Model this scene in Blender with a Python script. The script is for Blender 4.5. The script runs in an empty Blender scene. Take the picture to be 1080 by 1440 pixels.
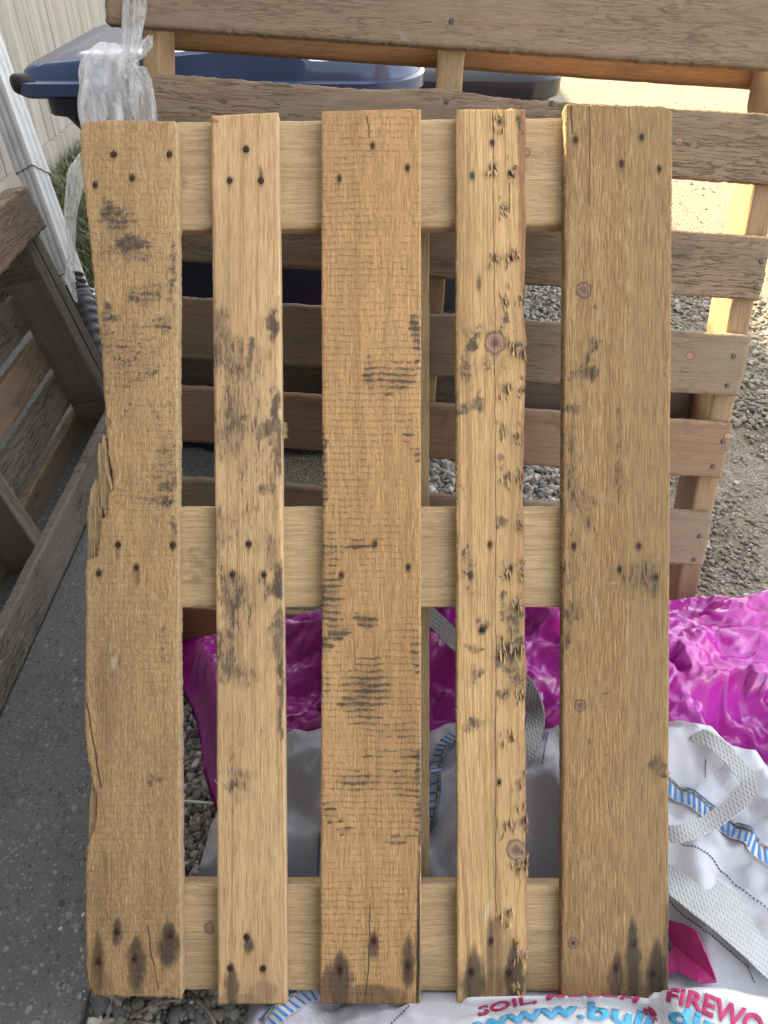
import bpy, math, random
import numpy as np
from mathutils import Matrix, Vector

random.seed(7)
rng = np.random.default_rng(11)
R = math.radians
sc = bpy.context.scene
COL = sc.collection
P = R(40.0)            # camera pitch below the horizon, also the lean of the front pallet
H = 1.247              # camera height
F = 1080.0             # focal length in photo pixels
D = 1.047              # camera to front pallet
CAM = Vector((0, 0, H))
RIGHT = Vector((1, 0, 0))
UP = Vector((0, math.sin(P), math.cos(P)))
FWD = Vector((0, math.cos(P), -math.sin(P)))

# ------------------------------------------------------------------ helpers
def ray(px, py):
    return RIGHT * ((px - 540) / F) + UP * ((720 - py) / F) + FWD

def hit_plane(px, py, o, n):
    d = ray(px, py)
    t = (Vector(o) - CAM).dot(n) / d.dot(n)
    return CAM + d * t

def ground(px, py, z=0.0):
    return hit_plane(px, py, (0, 0, z), Vector((0, 0, 1)))

def at_depth(px, py, d):
    return CAM + ray(px, py) * d

_GR = {}
def field(fn):
    """the height field sampled once on a 3 mm grid"""
    if fn not in _GR:
        xs = np.arange(-.5, 1.3, .003); ys = np.arange(-.1, 1.2, .003)
        X, Y = np.meshgrid(xs, ys); _GR[fn] = fn(X, Y).tolist()
    G = _GR[fn]
    def at(x, y):
        u = min(max((x + .5) / .003, 0), len(G[0]) - 2.001); v = min(max((y + .1) / .003, 0), len(G) - 2.001)
        i, j = int(u), int(v); fu, fv = u - i, v - j
        return (G[j][i] * (1 - fu) + G[j][i + 1] * fu) * (1 - fv) + (G[j + 1][i] * (1 - fu) + G[j + 1][i + 1] * fu) * fv
    return at

def march(px, py, fn, z0=0.32, off=0.0):
    """point where the ray meets the height field fn"""
    h = field(fn)
    d = ray(px, py)
    t = (z0 - H) / d.z
    while True:
        x, y, z = d.x * t, d.y * t, H + d.z * t
        if z <= h(x, y) + off or z < -.05: break
        t += 0.008
    a, b = t - .008, t
    for _ in range(8):
        m = (a + b) / 2
        if H + d.z * m <= h(d.x * m, d.y * m) + off: b = m
        else: a = m
    return CAM + d * b

def frame(ex, ey, ez, o):
    m = Matrix.Identity(4)
    for i in range(3):
        m[i][0], m[i][1], m[i][2], m[i][3] = ex[i], ey[i], ez[i], o[i]
    return m

def hash2(ix, iy, s):
    h = np.sin(ix * 127.1 + iy * 311.7 + s * 74.7) * 43758.5453
    return h - np.floor(h)

def vnoise(x, y, s=0):
    ix, iy = np.floor(x), np.floor(y)
    fx, fy = x - ix, y - iy
    fx = fx * fx * (3 - 2 * fx); fy = fy * fy * (3 - 2 * fy)
    a = hash2(ix, iy, s); b = hash2(ix + 1, iy, s); c = hash2(ix, iy + 1, s); d = hash2(ix + 1, iy + 1, s)
    return (a * (1 - fx) + b * fx) * (1 - fy) + (c * (1 - fx) + d * fx) * fy

def fbm(x, y, s=0, o=4):
    v = 0; a = 0.5; t = 0
    for i in range(o):
        v = v + a * vnoise(x * 2 ** i, y * 2 ** i, s + i * 13.3); t += a; a *= 0.5
    return v / t

def sstep(a, b, x):
    t = np.clip((x - a) / (b - a), 0, 1)
    return t * t * (3 - 2 * t)

def link(o, parent=None):
    COL.objects.link(o)
    if parent is not None:
        o.parent = parent
    return o

def empty(name, label, cat, m=None, loc=None, group=None):
    o = bpy.data.objects.new(name, None)
    o.empty_display_size = 0.05
    if m is not None: o.matrix_world = m
    if loc is not None: o.location = loc
    o['label'] = label; o['category'] = cat
    if group: o['group'] = group
    return link(o)

def tag(o, label, cat=None, group=None, kind=None):
    if label: o['label'] = label
    if cat: o['category'] = cat
    if group: o['group'] = group
    if kind: o['kind'] = kind
    return o

def mesh_obj(name, V, Fc, mat, parent=None, smooth=False, attrs=None, m=None):
    me = bpy.data.meshes.new(name)
    me.from_pydata([tuple(v) for v in V], [], [tuple(f) for f in Fc])
    if smooth is True:
        me.polygons.foreach_set('use_smooth', [True] * len(me.polygons))
    elif smooth is not False:
        me.polygons.foreach_set('use_smooth', list(smooth))
    if attrs:
        for k, a in attrs.items():
            at = me.attributes.new(k, 'FLOAT', 'POINT')
            at.data.foreach_set('value', np.asarray(a, dtype=np.float32))
    if mat is not None: me.materials.append(mat)
    me.update()
    o = bpy.data.objects.new(name, me)
    if m is not None: o.matrix_local = m
    return link(o, parent)

class MB:
    def __init__(s): s.v = []; s.f = []
    def add(s, V, Fc):
        n = len(s.v); s.v += [tuple(v) for v in V]; s.f += [tuple(i + n for i in f) for f in Fc]
    def box(s, a, b, c=0.0):
        x0, y0, z0 = a; x1, y1, z1 = b
        V = [(x0, y0, z0), (x1, y0, z0), (x1, y1, z0), (x0, y1, z0), (x0, y0, z1), (x1, y0, z1), (x1, y1, z1), (x0, y1, z1)]
        s.add(V, [(0, 3, 2, 1), (4, 5, 6, 7), (0, 1, 5, 4), (1, 2, 6, 5), (2, 3, 7, 6), (3, 0, 4, 7)])
    def tube(s, pts, rad, n=8, cap=True, squash=1.0):
        pts = [Vector(p) for p in pts]
        rings = []
        prev = None
        for i, p in enumerate(pts):
            t = (pts[min(i + 1, len(pts) - 1)] - pts[max(i - 1, 0)]).normalized()
            if prev is None:
                a = t.orthogonal().normalized()
            else:
                a = (prev - t * prev.dot(t)).normalized()
            prev = a
            b = t.cross(a)
            r = rad[i] if hasattr(rad, '__len__') else rad
            rings.append([p + a * (r * math.cos(2 * math.pi * k / n)) + b * (r * squash * math.sin(2 * math.pi * k / n)) for k in range(n)])
        V = [q for rg in rings for q in rg]
        Fc = []
        for i in range(len(pts) - 1):
            for k in range(n):
                Fc.append((i * n + k, i * n + (k + 1) % n, (i + 1) * n + (k + 1) % n, (i + 1) * n + k))
        if cap:
            Fc.append(tuple(range(n - 1, -1, -1))); Fc.append(tuple((len(pts) - 1) * n + k for k in range(n)))
        s.add(V, Fc)
    def build(s, name, mat, parent=None, smooth=False, m=None):
        return mesh_obj(name, s.v, s.f, mat, parent, smooth, None, m)

# ------------------------------------------------------------------ materials
class NT:
    def __init__(s, name):
        s.m = bpy.data.materials.new(name); s.m.use_nodes = True
        s.t = s.m.node_tree; s.n = s.t.nodes
        s.b = s.n['Principled BSDF']; s.out = s.n['Material Output']
    def node(s, typ, **kw):
        n = s.n.new(typ)
        for k, v in kw.items():
            setattr(n, k, v)
        return n
    def put(s, sock, v):
        if v is None: return
        if hasattr(v, 'is_output') or isinstance(v, bpy.types.NodeSocket):
            s.t.links.new(v, sock)
        else:
            if isinstance(v, tuple) and len(v) == 3 and len(sock.default_value) == 4: v = v + (1,)
            sock.default_value = v
    def math(s, op, a, b=None, c=None, clamp=False):
        n = s.node('ShaderNodeMath', operation=op); n.use_clamp = clamp
        for i, v in enumerate((a, b, c)): s.put(n.inputs[i], v)
        return n.outputs[0]
    def mix(s, f, a, b, typ='RGBA', mode='MIX'):
        n = s.node('ShaderNodeMix', data_type=typ)
        if typ == 'RGBA':
            n.blend_type = mode; i = (0, 6, 7); o = 2
        else:
            i = (0, 2, 3); o = 0
        s.put(n.inputs[i[0]], f); s.put(n.inputs[i[1]], a); s.put(n.inputs[i[2]], b)
        return n.outputs[o]
    def noise(s, vec, scale=1.0, detail=4, rough=0.55, dist=0.0):
        n = s.node('ShaderNodeTexNoise'); n.inputs['Scale'].default_value = scale
        n.inputs['Detail'].default_value = detail; n.inputs['Roughness'].default_value = rough
        n.inputs['Distortion'].default_value = dist
        if vec is not None: s.t.links.new(vec, n.inputs['Vector'])
        return n.outputs['Fac']
    def voro(s, vec, scale, feature='F1', out='Distance'):
        n = s.node('ShaderNodeTexVoronoi', feature=feature); n.inputs['Scale'].default_value = scale
        if vec is not None: s.t.links.new(vec, n.inputs['Vector'])
        return n.outputs[out]
    def rng(s, v, a, b, c=0.0, d=1.0, smooth=True):
        n = s.node('ShaderNodeMapRange'); n.interpolation_type = 'SMOOTHSTEP' if smooth else 'LINEAR'
        s.put(n.inputs[0], v)
        for i, q in enumerate((a, b, c, d)): n.inputs[i + 1].default_value = q
        return n.outputs[0]
    def obj(s):
        return s.node('ShaderNodeTexCoord').outputs['Object']
    def sep(s, v):
        n = s.node('ShaderNodeSeparateXYZ'); s.t.links.new(v, n.inputs[0]); return n.outputs
    def comb(s, x, y, z=0.0):
        n = s.node('ShaderNodeCombineXYZ')
        for i, v in enumerate((x, y, z)): s.put(n.inputs[i], v)
        return n.outputs[0]
    def mapping(s, v, scale=(1, 1, 1), rot=(0, 0, 0), loc=(0, 0, 0)):
        n = s.node('ShaderNodeMapping'); s.t.links.new(v, n.inputs[0])
        n.inputs['Scale'].default_value = scale; n.inputs['Rotation'].default_value = rot; n.inputs['Location'].default_value = loc
        return n.outputs[0]
    def attr(s, name):
        return s.node('ShaderNodeAttribute', attribute_name=name).outputs['Fac']
    def rand(s):
        return s.node('ShaderNodeObjectInfo').outputs['Random']
    def ramp(s, f, stops):
        n = s.node('ShaderNodeValToRGB'); s.put(n.inputs[0], f)
        el = n.color_ramp.elements
        while len(el) < len(stops): el.new(0.5)
        for e, (p, c) in zip(el, stops):
            e.position = p; e.color = (*c, 1)
        return n.outputs[0]
    def bump(s, h, strength=0.5, dist=0.002, normal=None):
        n = s.node('ShaderNodeBump'); n.inputs['Strength'].default_value = strength; n.inputs['Distance'].default_value = dist
        s.put(n.inputs['Height'], h)
        if normal is not None: s.t.links.new(normal, n.inputs['Normal'])
        return n.outputs[0]
    def done(s, col=None, rough=None, normal=None, spec=None):
        if col is not None: s.put(s.b.inputs['Base Color'], col)
        if rough is not None: s.put(s.b.inputs['Roughness'], rough)
        if normal is not None: s.put(s.b.inputs['Normal'], normal)
        if spec is not None: s.put(s.b.inputs['Specular IOR Level'], spec)
        return s.m

def plain(name, col, rough=0.6, var=0.25, scale=30, metal=0.0, bump=0.0, spec=0.4):
    k = NT(name); v = k.obj()
    n = k.noise(v, scale, 4)
    c = k.mix(k.rng(n, .3, .7), tuple(x * (1 - var) for x in col), tuple(min(1, x * (1 + var)) for x in col))
    k.b.inputs['Metallic'].default_value = metal
    return k.done(c, rough, k.bump(n, bump, .002) if bump else None, spec)

def wood(name, light, dark, ring=70, fiber=420, ringdark=0.6, saw=0.0, sawfreq=170, fuzz=0.0, fuzzs=(260, 70), stain=(220, 220, 0.0),
         alt=(.33, .2, .1), grey=0.0, bump=0.5, rough=0.75, greycol=(.25, .22, .18), crack=0.0, axis=0, scuff=0.0, dirt=0.0, chatter=0.0):
    """sawn timber: annual rings follow the attribute g, plus fibre, saw chatter, dirt and stains"""
    k = NT(name); o = k.obj(); x, y, z = k.sep(o)
    r = k.rand(); g = k.attr('g')
    gs = k.math('ADD', g, k.math('MULTIPLY', r, 7.0))
    zz = k.math('MULTIPLY', z, 1.0)
    yo = k.math('ADD', y, k.math('MULTIPLY', r, 31.0))
    rings = k.noise(k.comb(k.math('MULTIPLY', gs, ring), k.math('MULTIPLY', yo, 0.9), k.math('MULTIPLY', zz, ring)), 1.0, 3, .5)
    rings2 = k.noise(k.comb(k.math('MULTIPLY', gs, ring * 3.1), k.math('MULTIPLY', yo, 1.6), k.math('MULTIPLY', zz, ring)), 1.0, 2, .5)
    blotch = k.noise(k.comb(k.math('MULTIPLY', gs, 9), k.math('MULTIPLY', yo, 3.2), 0.0), 1.0, 4, .6)
    fib = k.noise(k.comb(k.math('MULTIPLY', x, fiber), k.math('MULTIPLY', yo, fiber * .05), k.math('MULTIPLY', z, fiber)), 1.0, 4, .65)
    c = k.mix(k.rng(rings, .5, .66), light, tuple(a * (1 - ringdark) + b * ringdark for a, b in zip(light, dark)))
    c = k.mix(k.math('MULTIPLY', k.rng(rings2, .5, .7), .45 * ringdark), c, dark)
    lines = k.rng(k.math('ABSOLUTE', k.math('SUBTRACT', rings, .5)), .022, .004)
    lines2 = k.rng(k.math('ABSOLUTE', k.math('SUBTRACT', rings, .6)), .02, .004)
    c = k.mix(k.math('MULTIPLY', k.math('MAXIMUM', lines, lines2), min(1, .8 * ringdark)), c, dark)
    c = k.mix(k.math('MULTIPLY', k.rng(blotch, .35, .75), .38), c, tuple(q * w for q, w in zip(light, (.62, .56, .46))))
    c = k.mix(k.math('MULTIPLY', k.rng(fib, .50, .70), .62), c, dark)
    c = k.mix(k.math('MULTIPLY', k.rng(fib, .47, .3), .38), c, tuple(min(1, q * 1.35) for q in light))
    hi = k.noise(k.comb(k.math('MULTIPLY', x, 1000), k.math('MULTIPLY', yo, 45), k.math('MULTIPLY', z, 900)), 1.0, 3, .7)
    c = k.mix(k.math('MULTIPLY', k.rng(hi, .52, .68), .5), c, tuple(q * .42 for q in light))
    c = k.mix(k.math('MULTIPLY', k.rng(hi, .47, .33), .35), c, tuple(min(1, q * 1.35) for q in light))
    tone = k.noise(k.comb(k.math('MULTIPLY', x, 7), k.math('MULTIPLY', yo, 2.6), r), 1.0, 4, .6, .4)
    c = k.mix(k.math('MULTIPLY', k.rng(tone, .42, .66), .42), c, tuple(q * w for q, w in zip(light, (.58, .55, .55))))
    height = k.math('ADD', k.math('MULTIPLY', fib, .6), k.math('ADD', k.math('MULTIPLY', rings2, .3), k.math('MULTIPLY', hi, .5)))
    if fuzz:
        fz = k.noise(k.comb(k.math('MULTIPLY', x, fuzzs[0]), k.math('MULTIPLY', yo, fuzzs[1]), 0.0), 1.0, 5, .7, .6)
        c = k.mix(k.math('MULTIPLY', k.rng(fz, .5, .66), .5 * fuzz), c, tuple(q * .45 for q in light))
        c = k.mix(k.math('MULTIPLY', k.rng(fz, .48, .34), .42 * fuzz), c, tuple(min(1, q * 1.4) for q in light))
        tint0 = k.math('SUBTRACT', 1.0, k.math('MULTIPLY', k.attr('tint'), .75))
        height = k.math('ADD', height, k.math('MULTIPLY', k.math('MULTIPLY', fz, 1.7 * fuzz), tint0))
    if saw:
        wob = k.math('ADD', yo, k.math('MULTIPLY', k.noise(k.comb(k.math('MULTIPLY', x, 14), k.math('MULTIPLY', yo, 5), 0.0), 1.0, 2), .012))
        sw = k.noise(k.comb(k.math('MULTIPLY', x, 18), k.math('MULTIPLY', wob, sawfreq), 0.0), 1.0, 3, .6)
        brk = k.noise(k.comb(k.math('MULTIPLY', x, 60), k.math('MULTIPLY', yo, 30), 3.0), 1.0, 3)
        sw2 = k.math('MULTIPLY', k.rng(sw, .53, .66), k.rng(brk, .4, .6))
        c = k.mix(k.math('MULTIPLY', sw2, .4 * saw), c, tuple(q * .45 for q in light))
        height = k.math('SUBTRACT', height, k.math('MULTIPLY', sw2, .45 * saw))
    if chatter:
        wob = k.math('ADD', yo, k.math('MULTIPLY', k.noise(k.comb(k.math('MULTIPLY', x, 25), k.math('MULTIPLY', yo, 12), 0.0), 1.0, 3), .010))
        sn_ = k.node('ShaderNodeMath', operation='SINE'); k.put(sn_.inputs[0], k.math('MULTIPLY', wob, 700.0))
        cb_ = k.noise(k.comb(k.math('MULTIPLY', x, 130), k.math('MULTIPLY', yo, 60), 3.0), 1.0, 3, .6)
        cz_ = k.noise(k.comb(k.math('MULTIPLY', x, 12), k.math('MULTIPLY', yo, 7), 5.0), 1.0, 3, .6)
        cm_ = k.math('MULTIPLY', k.math('MULTIPLY', k.rng(sn_.outputs[0], .1, .95), k.rng(cb_, .36, .6)), k.rng(cz_, .36, .56))
        cl_ = k.math('MULTIPLY', k.math('MULTIPLY', k.rng(sn_.outputs[0], -.3, -.95), k.rng(cb_, .36, .6)), k.rng(cz_, .36, .56))
        c = k.mix(k.math('MULTIPLY', cm_, .42 * chatter), c, tuple(q * .42 for q in light))
        c = k.mix(k.math('MULTIPLY', cl_, .22 * chatter), c, tuple(min(1, q * 1.35) for q in light))
        height = k.math('SUBTRACT', height, k.math('MULTIPLY', cm_, 1.0 * chatter))
    if grey:
        gn = k.noise(k.comb(k.math('MULTIPLY', x, 22), k.math('MULTIPLY', yo, 5), k.math('MULTIPLY', z, 22)), 1.0, 6, .65)
        c = k.mix(k.math('MULTIPLY', k.rng(gn, .25, .6), grey), c, greycol)
    if crack:
        cn = k.noise(k.comb(k.math('MULTIPLY', x, 150), k.math('MULTIPLY', yo, 13), k.math('MULTIPLY', r, 9)), 1.0, 5, .6, .4)
        cm = k.rng(k.math('ABSOLUTE', k.math('SUBTRACT', cn, .5)), .028, .0)
        cm = k.math('MULTIPLY', cm, k.rng(k.noise(k.comb(k.math('MULTIPLY', x, 15), k.math('MULTIPLY', yo, 4), r), 1.0, 3), .42, .6))
        c = k.mix(k.math('MULTIPLY', cm, crack), c, (.03, .022, .016))
        height = k.math('SUBTRACT', height, k.math('MULTIPLY', cm, 2.0))
    if scuff:
        sn = k.noise(k.comb(k.math('MULTIPLY', x, 30), k.math('MULTIPLY', yo, 26), k.math('ADD', r, 5.0)), 1.0, 6, .7, 1.0)
        c = k.mix(k.math('MULTIPLY', k.rng(sn, .6, .7), scuff), c, (.36, .325, .285))
    if dirt:
        dn = k.noise(k.comb(k.math('MULTIPLY', x, 16), k.math('MULTIPLY', yo, 9), k.math('MULTIPLY', r, 40)), 1.0, 7, .72)
        c = k.mix(k.math('MULTIPLY', k.rng(dn, .54, .7), dirt), c, (.05, .04, .032))
    c = k.mix(k.attr('tint'), c, k.mix(k.rng(fib, .35, .7), alt, tuple(q * .6 for q in alt)))
    kr = k.noise(o, 380, 3)
    kd = k.math('SUBTRACT', 3.0, k.attr('knot'))        # 0 at a knot's centre, 1 on its rim
    kn2 = k.noise(o, 130, 3)
    kd = k.math('ADD', kd, k.math('MULTIPLY', k.math('SUBTRACT', kn2, .5), .25))
    krw = k.node('ShaderNodeMath', operation='SINE'); k.put(krw.inputs[0], k.math('MULTIPLY', kd, 22.0))
    kc = k.mix(k.rng(krw.outputs[0], -1, 1, 0, .5), k.mix(k.rng(kr, .3, .7), (.46, .29, .19), (.37, .22, .14)), (.33, .19, .12))
    dk = k.attr('ring')
    kc = k.mix(k.math('MULTIPLY', dk, k.rng(kd, .75, .2)), kc, (.07, .04, .026))
    c = k.mix(k.rng(kd, 1.06, .94), c, kc)
    c = k.mix(k.math('MULTIPLY', k.rng(k.math('ABSOLUTE', k.math('SUBTRACT', kd, 1.0)), .22, .03), .55), c, (.085, .045, .025))
    cw = k.math('ABSOLUTE', k.math('SUBTRACT', k.attr('crk'), 50.0))
    cn_ = k.noise(k.comb(k.math('MULTIPLY', x, 200), k.math('MULTIPLY', yo, 60), 0.0), 1.0, 3)
    cmk = k.math('MULTIPLY', k.rng(cw, 1.25, .45), k.rng(cn_, .3, .45))
    c = k.mix(k.math('MULTIPLY', cmk, .62), c, (.035, .024, .016))
    height = k.math('SUBTRACT', height, k.math('MULTIPLY', cmk, 3.0))
    # wet marks and painted side shade run smoothly, dirt breaks up over the fibres
    wet_shade = k.attr('wet_shade')
    wn = k.noise(k.comb(k.math('MULTIPLY', x, 110), k.math('MULTIPLY', yo, 16), 0.0), 1.0, 4)
    wm = k.rng(k.math('MULTIPLY', wet_shade, k.math('ADD', .55, k.math('MULTIPLY', wn, .9))), .06, .95)
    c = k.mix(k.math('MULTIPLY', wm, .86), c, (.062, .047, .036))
    c = k.mix(k.attr('rust'), c, (.10, .043, .022))
    st = k.attr('stain')
    sv = k.mapping(o, (stain[0], stain[1], 1), (0, 0, stain[2]))
    sn = k.noise(sv, 1.0, 6, .72, .5)
    sn2 = k.noise(k.mapping(o, (stain[0] * .3, stain[1] * .3, 1), (0, 0, stain[2])), 1.0, 3, .6)
    sn3 = k.noise(o, 900, 3, .7)
    sx = k.math('ADD', k.math('MULTIPLY', k.math('SUBTRACT', sn, .5), 3.0), k.math('ADD', k.math('MULTIPLY', k.math('SUBTRACT', sn2, .5), 1.3), k.math('MULTIPLY', k.math('SUBTRACT', sn3, .5), 1.5)))
    if chatter: sx = k.math('ADD', sx, k.math('MULTIPLY', sn_.outputs[0], min(.5, 1.9 * chatter ** 2)))
    sa = k.math('MULTIPLY', sx, k.rng(st, 0.02, .3))
    sm = k.rng(k.math('ADD', st, sa), .40, .78)
    film_ = k.math('MULTIPLY', k.rng(st, .03, .8), .42)
    c = k.mix(film_, c, (.12, .09, .065))
    c = k.mix(k.math('MULTIPLY', sm, k.rng(sn2, .35, .65, .5, .8)), c, (.055, .044, .038))
    c = k.mix(k.attr('hole'), c, (.012, .009, .007))
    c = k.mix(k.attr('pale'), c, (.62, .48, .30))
    return k.done(c, rough, k.bump(height, min(1, bump * 1.2), .0035), .25)

M = {}
L1, D1 = (.57, .375, .185), (.26, .135, .055)
M['b1'] = wood('rough_sawn_pine', (.66, .42, .20), D1, ring=38, ringdark=.3, saw=.25, sawfreq=150, chatter=.22, fuzz=.9, fuzzs=(300, 95), stain=(150, 210, 0), bump=.75)
M['b2'] = wood('planed_pine', (.69, .445, .222), D1, ring=80, ringdark=.42, stain=(260, 55, .55), bump=.35)
M['b3'] = wood('chatter_sawn_pine', (.68, .40, .175), D1, ring=45, ringdark=.28, saw=.2, sawfreq=95, chatter=.45, fuzz=.5, fuzzs=(330, 60), stain=(110, 330, 0), bump=.8)
M['b4'] = wood('knotty_pine', (.70, .445, .205), D1, ring=85, ringdark=.6, stain=(170, 110, .3), bump=.4, alt=(.30, .14, .07))
M['b5'] = wood('fibrous_pine', (.60, .372, .172), D1, ring=80, ringdark=.3, fuzz=1.2, fuzzs=(420, 38), stain=(300, 60, 0), bump=.85, alt=(.42, .27, .125))
M['cross'] = wood('clean_pine', (.66, .465, .25), (.36, .21, .10), ring=130, ringdark=.42, bump=.5, fuzz=.45, fuzzs=(340, 16), dirt=.4, saw=.15, sawfreq=120)
M['weath'] = wood('weathered_board', (.35, .242, .15), (.15, .095, .056), ring=75, ringdark=.45, fiber=520, grey=.5, greycol=(.27, .205, .142), crack=.34, scuff=.3, bump=.6, rough=.85, dirt=.35)
M['weath2'] = wood('worn_board', (.33, .23, .146), (.17, .11, .07), ring=90, ringdark=.35, fiber=560, grey=.5, greycol=(.27, .206, .14), crack=.12, scuff=.5, bump=.5, rough=.85, dirt=.3)
M['red'] = wood('reddish_board', (.36, .22, .125), (.17, .09, .05), ring=60, ringdark=.55, grey=.35, greycol=(.24, .175, .125), scuff=.4, bump=.5, dirt=.5)
M['post'] = wood('stringer_pine', (0.380, 0.253, 0.138), (0.253, 0.149, 0.081), ring=55, ringdark=.4, bump=.5, dirt=.2)
M['orange'] = wood('back_board_pine', (0.380, 0.218, 0.103), (0.230, 0.115, 0.057), ring=50, ringdark=.6, bump=.5, dirt=.3)
M['old'] = wood('dark_old_board', (0.230, 0.196, 0.155), (0.095, 0.074, 0.054), ring=50, ringdark=.5, grey=.6, greycol=(0.189, 0.165, 0.139), crack=.4, scuff=.35, bump=.7, rough=.9, dirt=.45)
M['oldbrown'] = wood('brown_old_board', (.235, .195, .152), (.12, .09, .062), ring=50, ringdark=.5, grey=.45, greycol=(.2, .175, .145), crack=.3, scuff=.2, bump=.6, rough=.85, dirt=.5)
M['fence'] = wood('fence_board', (.52, .46, .38), (.27, .22, .17), ring=60, ringdark=.5, grey=.55, greycol=(.47, .43, .37), crack=.3, bump=.4, rough=.85)
M['nail'] = plain('rusty_nail', (.055, .026, .016), .7, .5, 400, .35)
M['nailgrey'] = plain('dull_nail', (.10, .085, .075), .55, .4, 400, .6)

# ------------------------------------------------------------------ timber builder
def board_data(L, left, right, t, ny, nx, ch=0.0015, jit=0.0006, relief=0.0004, seed=0, sag=0.0):
    """left/right: functions of y giving the edges. Returns V, faces, smooth flags, arrays x,y"""
    ys = np.linspace(0, L, ny + 1)
    l = np.array([left(y) for y in ys]); r = np.array([right(y) for y in ys])
    l = l + (fbm(ys * 40, ys * 0 + seed, seed) - .5) * jit * 1.4 + (rng.random(ny + 1) - .5) * jit
    r = r + (fbm(ys * 40, ys * 0 + seed + 9, seed + 5) - .5) * jit * 1.4 + (rng.random(ny + 1) - .5) * jit
    m = nx + 5
    u = np.linspace(0, 1, nx + 1)
    X = (l[:, None] + ch) * (1 - u)[None] + (r[:, None] - ch) * u[None]
    Y = np.repeat(ys[:, None], nx + 1, 1).copy()
    Y[0] += (fbm(u * 14, u * 0, seed + 3) - .5) * jit * 5 ; Y[-1] += (fbm(u * 14, u * 0, seed + 4) - .5) * jit * 5
    Z = (fbm(X * 70 + seed, Y * 12, seed + 1, 3) - .5) * relief * 2
    V = np.zeros((ny + 1, m, 3))
    V[:, 0] = np.stack([l, ys, np.full_like(l, -t)], 1)
    V[:, 1] = np.stack([l, ys, np.full_like(l, -ch)], 1)
    V[:, 2:2 + nx + 1, 0] = X; V[:, 2:2 + nx + 1, 1] = Y; V[:, 2:2 + nx + 1, 2] = Z
    V[:, m - 2] = np.stack([r, ys, np.full_like(l, -ch)], 1)
    V[:, m - 1] = np.stack([r, ys, np.full_like(l, -t)], 1)
    if sag: V[:, :, 2] += sag * (np.sin(V[:, :, 1] / L * math.pi))
    idx = np.arange((ny + 1) * m).reshape(ny + 1, m)
    k = np.arange(m); k2 = (k + 1) % m
    q = np.stack([idx[:-1][:, k], idx[:-1][:, k2], idx[1:][:, k2], idx[1:][:, k]], -1).reshape(-1, 4)
    sm = np.tile((k >= 2) & (k < m - 3), ny)
    faces = [tuple(a) for a in q.tolist()]
    faces.append(tuple(idx[0][::-1].tolist())); faces.append(tuple(idx[-1].tolist()))
    smooth = sm.tolist() + [False, False]
    return V.reshape(-1, 3), faces, smooth

def plank(name, mat, parent, o, ex, ey, w, L, t, ny=None, nx=8, jit=.0008, ch=.002, warp=None, seed=None, sag=0.0):
    """a board: o = middle of its near end on its face, ex across, ey along (parent coordinates)"""
    seed = random.random() * 50 if seed is None else seed
    ny = ny or max(8, int(L / .02))
    wl = (lambda y: -w / 2) if warp is None else warp[0]
    wr = (lambda y: w / 2) if warp is None else warp[1]
    V, Fc, S = board_data(L, wl, wr, t, ny, nx, ch, jit, .0006, seed, sag)
    ex = Vector(ex).normalized(); ey = Vector(ey).normalized(); ez = ex.cross(ey)
    x, y = V[:, 0], V[:, 1]
    g = x + .010 * (fbm(y * 3 + seed, x * 4, seed) - .5) * 2 + V[:, 2] * .6
    kx, ky, a = (random.random() - .5) * w * .7, L * random.random(), .012
    rho = (x - kx) ** 2 + ((y - ky) / 2.6) ** 2
    g = kx + (g - kx) * (1 - a * a / (rho + .3 * a * a))
    kn = 3 - np.minimum(np.sqrt((x - kx) ** 2 + ((y - ky) / 1.15) ** 2) / (a * .55), 3)
    return mesh_obj(name, V, Fc, mat, parent, S, {'g': g, 'knot': kn.astype(float)}, frame(ex, ey, ez, o))

def nail_mesh(r=.0042):
    V = []; Fc = []
    n = 10; k = [r * (0.9 + .2 * random.random()) for _ in range(n)]
    for rr, z in ((1.0, -.004), (1.0, .0006), (.72, .0012)):
        V += [(k[i] * rr * math.cos(i * 2 * math.pi / n), k[i] * rr * math.sin(i * 2 * math.pi / n), z) for i in range(n)]
    V.append((0, 0, .0013))
    for a in range(2):
        for i in range(n):
            Fc.append((a * n + i, a * n + (i + 1) % n, (a + 1) * n + (i + 1) % n, (a + 1) * n + i))
    for i in range(n): Fc.append((2 * n + i, 2 * n + (i + 1) % n, 3 * n))
    me = bpy.data.meshes.new('nail'); me.from_pydata(V, [], Fc); return me
NAILS = []
for i in range(6):
    me = nail_mesh(); me.materials.append(M['nail'] if i < 4 else M['nailgrey']); NAILS.append(me)

def nail(parent, x, y, z=0.0, i=None, s=1.0, rot=None):
    o = bpy.data.objects.new('nail', NAILS[random.randrange(4) if i is None else i])
    o.location = (x, y, z); o.scale = (s, s, 1); o.rotation_euler = (0, 0, random.random() * 6)
    if rot is not None: o.rotation_euler = rot
    return link(o, parent)

# ================================================================== FRONT PALLET
PX0, PY0 = 530.0, 1407.0
S = D / F
def lx(px, d=D): return (px - 540) * d / F - (PX0 - 540) * S
def ly(py, d=D): return (720 - py) * d / F - (720 - PY0) * S
base = CAM + FWD * D + RIGHT * ((PX0 - 540) * S) + UP * ((720 - PY0) * S)
pal = empty('wooden_pallet', 'pale pine pallet leaning upright nearest the camera, five dirty nailed boards', 'pallet', frame(RIGHT, UP, -FWD, base))

def interp(pts):
    ys = [p[0] for p in pts]; xs = [p[1] for p in pts]
    return lambda y: float(np.interp(y, ys, xs))

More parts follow.
